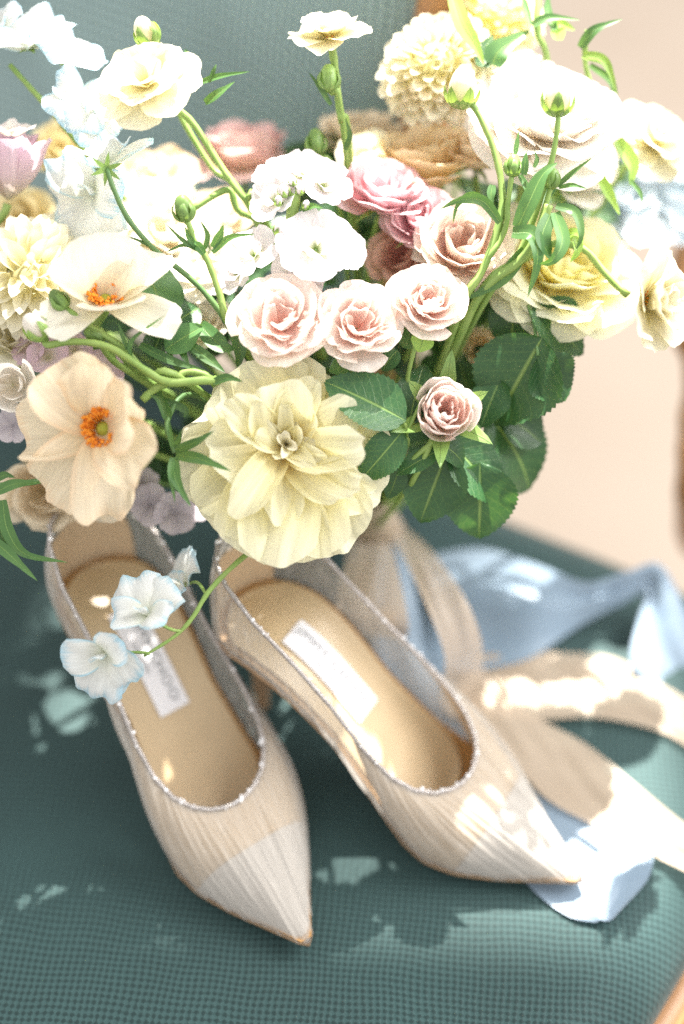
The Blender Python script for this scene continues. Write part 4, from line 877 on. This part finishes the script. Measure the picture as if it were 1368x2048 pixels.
t = bud_stem('small slim green bud between the two buds before the white rose', 1026, 332, 0.4, 17, (.08, .95, .2), [(1022, 360, .5), (1015, 410, .8), (1005, 470, 1.0), (930, 610, 3)], show=0.1, seed=5, pm='bright' if False else 'cream', rad=.0014,
         leaves=[([(1030, 310, .4), (1034, 285, .4), (1038, 260, .4)], 10), ([(1048, 350, .3), (1050, 325, .2), (1053, 302, .2)], 16), ([(1068, 335, .4), (1074, 318, .4), (1068, 300, .4)], 9)])
bud_stem('tiny round bud among narrow leaves right of the blush rose', 1104, 358, 0.6, 16, (.1, .9, .3), [(1100, 380, .7), (1085, 430, .9), (1060, 500, 1.4), (960, 620, 3)], show=0.0, seed=6, rad=.0014, pm='stock',
         leaves=[([(1115, 372, .5), (1145, 345, .2), (1185, 315, 0)], 11), ([(1118, 375, .6), (1145, 370, .4), (1175, 378, .2)], 9)])
bud_stem('round green bud above the feathery green sprig left of the stock', 368, 418, 0.0, 21, (-.15, .9, .35), [(378, 450, .1), (390, 485, .3), (415, 520, .5), (440, 590, .8), (462, 655, 1.4), (560, 800, 6)], show=0.0, seed=7, rad=.0016, pm='stock',
         leaves=[([(398, 500, .2), (365, 480, 0), (332, 448, -.2)], 10), ([(398, 498, .2), (378, 475, 0), (370, 452, -.2)], 12), ([(410, 498, .2), (415, 470, 0), (400, 440, -.2)], 11), ([(425, 495, .2), (440, 470, 0), (447, 448, -.2)], 17), ([(405, 505, .2), (370, 490, .4), (330, 505, .6)], 9), ([(425, 505, .2), (460, 475, 0), (510, 468, -.2)], 14), ([(408, 508, .2), (395, 490, 0), (388, 488, -.3)], 18)])
bud_stem('green bud under the lemon ranunculus at top centre', 657, 158, 2.4, 21, (.0, .95, .2), [(662, 185, 2.6), (690, 290, 4)], show=0.1, seed=8, rad=.0013, leaves=[([(662, 210, 2.4), (640, 175, 2.2), (618, 145, 2.2)], 12), ([(690, 300, 3), (700, 270, 2.8), (690, 235, 2.8)], 12)])
bud_stem('blurred green bud left of the tan rose', 632, 285, 4.0, 20, (-.1, .95, .2), [(640, 310, 4.2), (680, 420, 6)], show=0.1, seed=9, rad=.0013)
bud_stem('green bud beside the cream poppy stamens on the left vine', 118, 600, -0.6, 18, (-.6, .7, .3), [(150, 630, -.6), (200, 665, -.6), (250, 700, -.5), (300, 750, 0), (390, 775, 1)], show=0.0, seed=10, rad=.0016, pm='stock', mat='stem')
bud_stem('white tipped green bud at the left end of the vine', 72, 655, -0.8, 24, (-.5, .6, .4), [(95, 690, -.8), (150, 683, -1.0), (220, 695, -1), (290, 740, -.8), (340, 765, -.6), (430, 762, -.2), (460, 800, 3)], show=0.4, seed=11, rad=.0019, pm='white', mat='stem',
         leaves=[([(425, 765, -.4), (455, 755, -.6), (485, 763, -.6)], 17), ([(262, 715, -.8), (265, 680, -1), (330, 630, -1)], 9), ([(255, 700, -.8), (245, 670, -1), (236, 645, -1)], 9)])
bud_stem('dark green pointed bud under the cream poppy', 190, 670, -0.4, 17, (-.9, .4, .2), [(200, 678, 0), (225, 720, 2), (330, 790, 5)], show=0.0, seed=12, rad=.0015, pm='stock')

# ------------------------------------------------------------------ foliage
GL = 'foliage tied in the bouquet'
def sprig(label, leaves, stems=(), name='leaf_sprig', mat='leaf', at=None):
    """leaves: (base px, tip px, width px, off base, off tip, normal tilt (r,u))"""
    t = thing(name, label, 'leaves', P(*at), None, GL); rg = random.Random(hash(label) % 1000 if False else len(label) * 7 + len(leaves))
    for lf in leaves:
        (bx, by), (tx, ty), wp, o0, o1, nt_ = lf[:6]
        b = P(bx, by, o0); e = P(tx, ty, o1); d = e - b
        nrm = V3((nt_[0], nt_[1], 1.0))
        leaf(t, b, d, nrm, np.linalg.norm(d) * 1.03, cm(wp, 0.5 * (o0 + o1)), rg, mat=lf[6] if len(lf) > 6 else mat, serr=not (len(lf) > 7), fold=0.20, bend=rg.uniform(0.15, 0.9), wave=rg.uniform(0.03, 0.10))
    for s_ in stems: add(t, 'stem', tube([P(*q) for q in s_[0]], s_[1], 20, 8), M[s_[2] if len(s_) > 2 else 'stemd'], True)
    return t
sprig('serrated dark rose leaves between the tulip and the rosebud', [((812, 842), (660, 755), 118, 0, -.6, (0.1, .35)), ((805, 862), (724, 962), 78, .2, -.3, (.3, .2)), ((818, 850), (842, 720), 80, .8, 1.4, (-.3, .3))],
      [([(855, 780, 1.2), (830, 830, .6), (812, 870, .6), (815, 890, 1), (790, 980, 6)], .0011, 'stem'), ([(815, 885, 1), (812, 855, .2), (806, 843, 0)], .0008, 'stem')], at=(812, 850, 0))
sprig('dark leaf spray hanging on the right below the orange rose', [((1085, 675), (985, 845), 190, 2.0, 3.0, (-.2, .3)), ((1065, 610), (1178, 700), 120, 3.0, 3.6, (.1, .4)), ((1035, 570), (1010, 715), 95, 3.6, 3.8, (-.5, .2)), ((1075, 715), (1130, 800), 118, 2.2, 2.6, (.3, .2))],
      [([(1056, 610, 3), (1068, 650, 2.6), (1076, 712, 2.0)], .0009, 'stemd')], at=(1072, 690, 2))
sprig('broad soft green leaves hanging lowest at the right of the bouquet', [((975, 830), (1112, 975), 170, 4.0, 4.6, (.2, .4)), ((1010, 830), (1090, 880), 100, 4.2, 4.4, (.3, .3)), ((895, 880), (1015, 995), 120, 2.0, 3.0, (.1, .5)), ((960, 925), (962, 1085), 145, 2.5, 3.0, (0, .1)), ((895, 900), (840, 1045), 130, 1.8, 2.2, (-.1, -.1)), ((870, 880), (950, 920), 62, .8, 1.2, (.1, .5)), ((880, 900), (795, 940), 44, 1.0, .6, (.2, .6)), ((800, 930), (780, 1000), 44, 1.6, 1.8, (.3, .2)), ((1000, 760), (960, 850), 80, 3, 3, (-.3, .2))],
      [([(870, 880, .8), (810, 935, 1.6), (790, 990, 6)], .0014, 'stem'), ([(1000, 830, 4), (900, 890, 3), (820, 960, 5)], .0014, 'stemd')], at=(930, 930, 2))
sprig('broad green leaf behind the cream poppy and dark leaves below it', [((330, 640), (290, 500), 110, 1.4, 1.8, (.6, .2), 'leaf2', 1), ((345, 650), (398, 610), 70, 2.0, 2.6, (.1, .2)), ((330, 700), (400, 650), 60, 1.6, 1.2, (.2, .4), 'leaf2', 1), ((300, 720), (330, 640), 50, 2.2, 2.4, (0, .2))], [([(335, 640, 1.6), (345, 720, 2.4), (420, 800, 5)], .0014)], at=(330, 650, 1.5))
sprig('green leaf under the rightmost spray rose', [((850, 668), (838, 702), 44, .4, .2, (0, .1), 'bright', 1), ((795, 700), (760, 735), 44, .6, .4, (0, .6)), ((800, 690), (845, 660), 44, 1.2, 1, (0, .5), 'leaf2', 1), ((700, 730), (660, 735), 40, .8, .4, (0, .5), 'leaf2', 1)], [([(830, 690, .8), (815, 760, 1.6), (812, 850, 2)], .0012, 'stem')], at=(838, 690, .4))
# narrow ranunculus leaves right of the blush rose
nb = thing('leaf_sprig', 'narrow curling green leaves on stout stems before the yellow rose', 'leaves', P(1030, 450, .3), None, GL)
for pts, wd, tw, mt in [([(1035, 455, .2), (1060, 400, -.1), (1085, 350, -.2), (1115, 325, -.2)], 36, .3, 'blade'), ([(1100, 430, 0), (1085, 470, -.3), (1095, 505, -.2), (1105, 520, 0)], 34, .6, 'blade'), ([(1110, 425, 0), (1125, 480, -.4), (1105, 520, -.6), (1078, 528, -.4)], 30, .8, 'blade'), ([(1112, 412, 0), (1150, 425, -.3), (1162, 470, -.4), (1152, 500, -.2)], 20, .5, 'blade'), ([(1025, 465, .2), (1065, 470, -.3), (1075, 520, -.4), (1055, 595, -.2)], 34, .5, 'blade'), ([(1000, 445, .4), (965, 402, 0), (920, 400, -.3), (880, 418, -.4)], 22, .4, 'blade'), ([(985, 410, .5), (945, 390, .1), (915, 410, 0), (905, 450, .2)], 14, .4, 'blade'), ([(1125, 475, .3), (1150, 470, 0), (1155, 500, -.2), (1140, 525, -.2)], 26, .4, 'bright'), ([(985, 370, .6), (982, 390, .5), (986, 410, .5)], 18, 0, 'blade'), ([(1050, 500, 1.2), (1000, 560, 1.4), (930, 600, 1.8)], 30, .2, 'blade'), ([(1040, 350, .6), (1055, 380, .4), (1062, 410, .4)], 14, .2, 'blade')]:
    blade(nb, [P(*q) for q in pts], cm(wd), twist=tw, mat=mt)
add(nb, 'stem', tube([P(1098, 410, .4), P(1080, 460, .6), P(1040, 520, 1.2), P(960, 590, 2), P(880, 760, 6), BIND], [.0022, .0024, .0026, .0024], 30, 8), M['stem'], True)
nb = thing('leaf_sprig', 'bright narrow leaves sticking out at the top right corner', 'leaves', P(1120, 90, 4), None, GL)
for pts, wd, tw, mt in [([(905, -10, 3.5), (925, 50, 3), (950, 90, 2.8), (968, 130, 2.8)], 34, .2, 'bright'), ([(985, 130, 4), (1000, 100, 4), (1060, 60, 4.4)], 50, .2, 'leaf2'), ([(965, 135, 4), (970, 100, 4.4), (985, 70, 4.6)], 40, .2, 'leaf'), ([(1160, 95, 4), (1190, 60, 3.6), (1245, 38, 3.4)], 22, .4, 'blade'), ([(1065, 50, 4), (1100, 35, 4), (1160, 40, 4)], 18, .3, 'blade'), ([(1165, 110, 4), (1210, 125, 4), (1235, 190, 4.4)], 22, .2, 'bright'), ([(1180, 130, 4.5), (1225, 170, 4.5), (1230, 250, 5)], 16, .2, 'blade'), ([(1235, 280, 4), (1265, 330, 4), (1260, 372, 4)], 30, .2, 'bright'), ([(1260, 360, 4), (1280, 385, 4), (1286, 410, 4)], 10, 0, 'blade'), ([(1198, 350, 4), (1220, 390, 4), (1240, 430, 4)], 22, 0, 'bright'), ([(1110, 60, 4), (1095, 20, 4.4), (1100, -20, 4.6)], 18, .1, 'blade'), ([(1060, 50, 4), (1050, 10, 4.4), (1045, -20, 4.6)], 14, .1, 'blade'), ([(1115, 80, 4), (1120, 50, 4.2), (1150, 60, 4.4)], 30, .1, 'bright')]:
    blade(nb, [P(*q) for q in pts], cm(wd, 4), twist=tw, mat=mt)
add(nb, 'stem', tube([P(1078, -30, 4.6), P(1075, 60, 4.4), P(1090, 160, 5), P(1000, 500, 8), BIND], .0018, 30, 8), M['stem'], True)
add(nb, 'stem', tube([P(1175, 60, 4), P(1170, 120, 4.6), P(1180, 300, 6), P(1000, 600, 9), BIND], .0015, 30, 8), M['stem'], True)
nb = thing('leaf_sprig', 'feathery star of narrow leaves between the peach poppy and the tulip', 'leaves', P(352, 905, -.8), None, GL)
for pts, wd, tw in [([(350, 900, -.8), (390, 885, -1.4), (428, 862, -1.6)], 19, .3), ([(352, 910, -.8), (400, 918, -1.4), (462, 942, -1.8)], 24, .3), ([(348, 915, -.8), (352, 960, -1.2), (382, 1014, -1.6)], 24, .3), ([(345, 915, -.8), (342, 950, -1.2), (350, 1005, -1.3)], 14, .2), ([(345, 895, -.8), (340, 865, -1.2), (338, 838, -1.4)], 11, .1), ([(350, 895, -.8), (358, 875, -1.2), (365, 858, -1.4)], 9, .1), ([(330, 830, -.4), (318, 800, -.4), (300, 790, -.4)], 14, .1), ([(336, 840, 0), (330, 815, 0), (312, 770, .2)], 22, .1)]:
    blade(nb, [P(*q) for q in pts], cm(wd), twist=tw)
add(nb, 'stem', tube([P(350, 905, -.7), P(335, 840, 0), P(390, 790, 2), P(520, 900, 6), BIND], .0014, 24, 8), M['stemd'], True)
nb = thing('leaf_sprig', 'dark narrow leaves hanging at the lower left edge', 'leaves', P(20, 1000, .5), None, GL)
for pts, wd, tw in [([(-10, 985, 0), (30, 968, 0), (85, 965, .4)], 22, .2), ([(5, 1000, .2), (15, 1060, .2), (50, 1108, .6), (135, 1125, 1.2)], 26, .5), ([(-20, 1075, .2), (20, 1110, 0), (75, 1162, 0)], 24, .3), ([(-10, 960, .2), (10, 950, .2), (30, 955, .2)], 16, .1), ([(0, 1050, .4), (5, 1075, .4), (20, 1090, .4)], 16, .2)]:
    blade(nb, [P(*q) for q in pts], cm(wd), twist=tw)
add(nb, 'stem', tube([P(-30, 975, .2), P(60, 965, 1), P(150, 955, 3), P(400, 980, 8), BIND], .0016, 24, 8), M['stemd'], True)
nb = thing('leaf_sprig', 'narrow leaves and pale stems crossing below the cream poppy', 'leaves', P(380, 720, .5), None, GL)
for pts, wd, tw in [([(280, 690, 1), (340, 720, 1), (420, 745, 1.2)], 20, .2), ([(350, 640, 2), (360, 690, 1.6), (380, 740, 1.2)], 26, .4), ([(400, 650, 2.5), (440, 690, 2), (470, 700, 2)], 40, .4), ([(380, 690, 1.4), (420, 720, 1.2), (450, 745, 1)], 24, .3), ([(330, 800, .5), (370, 820, .6), (368, 835, .6)], 16, .2), ([(470, 660, 1.6), (480, 700, 1.8), (475, 740, 2)], 30, .2)]:
    blade(nb, [P(*q) for q in pts], cm(wd), twist=tw, mat='blade' if wd < 30 else 'leaf2')
add(nb, 'stem', tube([P(285, 800, -.2), P(310, 778, -.3), P(335, 765, -.4)], .0021, 12, 8), M['stem'], True)
add(nb, 'stem', tube([P(340, 765, 0), P(370, 745, .2), P(405, 748, .2), P(432, 762, .4), P(520, 800, 4), BIND], .0018, 24, 8), M['stem'], True)
add(nb, 'stem', tube([P(380, 420, 2.6), P(455, 380, 3), P(475, 420, 3.2), P(530, 470, 4), P(600, 700, 8), BIND], .0018, 24, 8), M['stem'], True)

# dark filler leaves deep in the bouquet, one sprig per stem
fill = random.Random(77); spots = [(150, 780, 6, 'left of centre'), (420, 620, 6, ''), (620, 760, 6, ''), (780, 640, 6, ''), (980, 600, 7, ''), (560, 520, 8, ''), (300, 620, 8, ''), (900, 720, 6, ''), (60, 640, 8, ''), (720, 470, 8, ''), (420, 480, 10, ''), (640, 330, 12, ''), (160, 480, 11, ''), (1000, 420, 10, ''), (1150, 330, 12, ''), (230, 880, 7, ''), (860, 860, 7, ''), (520, 980, 8, ''), (1080, 480, 11, ''), (1165, 530, 11, ''), (1130, 410, 12, ''), (300, 880, 9, ''), (450, 860, 10, ''), (600, 900, 11, ''), (700, 840, 10, ''), (190, 800, 9, '')]  # sprigs deep behind yellow rose and low behind tulip: unseen, added to block sun
where = ['behind the peach poppy', 'under the cream cosmos', 'behind the middle spray rose', 'between the spray roses and the dusty rose', 'below the yellow rose', 'behind the white stock', 'behind the cream poppy', 'above the rosebud', 'behind the left dahlia', 'under the mauve pink roses', 'left of the white stock', 'behind the lemon ranunculus stem', 'below the mauve lisianthus', 'behind the blush garden rose', 'behind the white garden rose', 'under the peach poppy', 'behind the rosebud', 'behind the yellow tulip', 'deep behind the left half of the yellow rose', 'deep behind the right half of the yellow rose', 'above and behind the yellow rose', 'low between the peach poppy and the tulip', 'low behind the upper left of the tulip', 'low behind the middle of the tulip', 'low behind the serrated rose leaves', 'low behind the peach poppy centre']
for (x, y, o, _), wh in zip(spots, where):
    L_ = []
    for i in range(6):
        a_ = fill.uniform(0, 6.28); l_ = fill.uniform(70, 125); bx, by = x + fill.uniform(-25, 25), y + fill.uniform(-25, 25)
        L_.append(((bx, by), (bx + l_ * math.cos(a_), by + l_ * math.sin(a_)), fill.uniform(50, 80), o + fill.uniform(-1, 1), o + fill.uniform(-1, 1.5), (fill.uniform(-.5, .5), fill.uniform(0, .6))))
    t = sprig('dark green filler leaves ' + wh, L_, [], at=(x, y, o))
    add(t, 'stem', tube([P(x, y, o), 0.5 * (P(x, y, o) + BIND) + np.array([0, .01, -.01]), BIND], .0014, 14, 6), M['stemd'], True)
# bound handle: cut stems below the knot
hd = thing('stem_bundle', 'cut green stems bound together under the silk bow', 'stems', BIND, None)
for i in range(14):
    a_ = i * 2.4; r_ = 0.003 + 0.0028 * math.sqrt(i); q = np.array([r_ * math.cos(a_), 0, r_ * math.sin(a_)])
    add(hd, 'stem', tube([BIND + q, BIND + q + np.array([-.004, .05, -.012]), BIND + q * 1.2 + np.array([-.01, .10 , -.022])], .0022, 8, 7), M['stemd'], True)
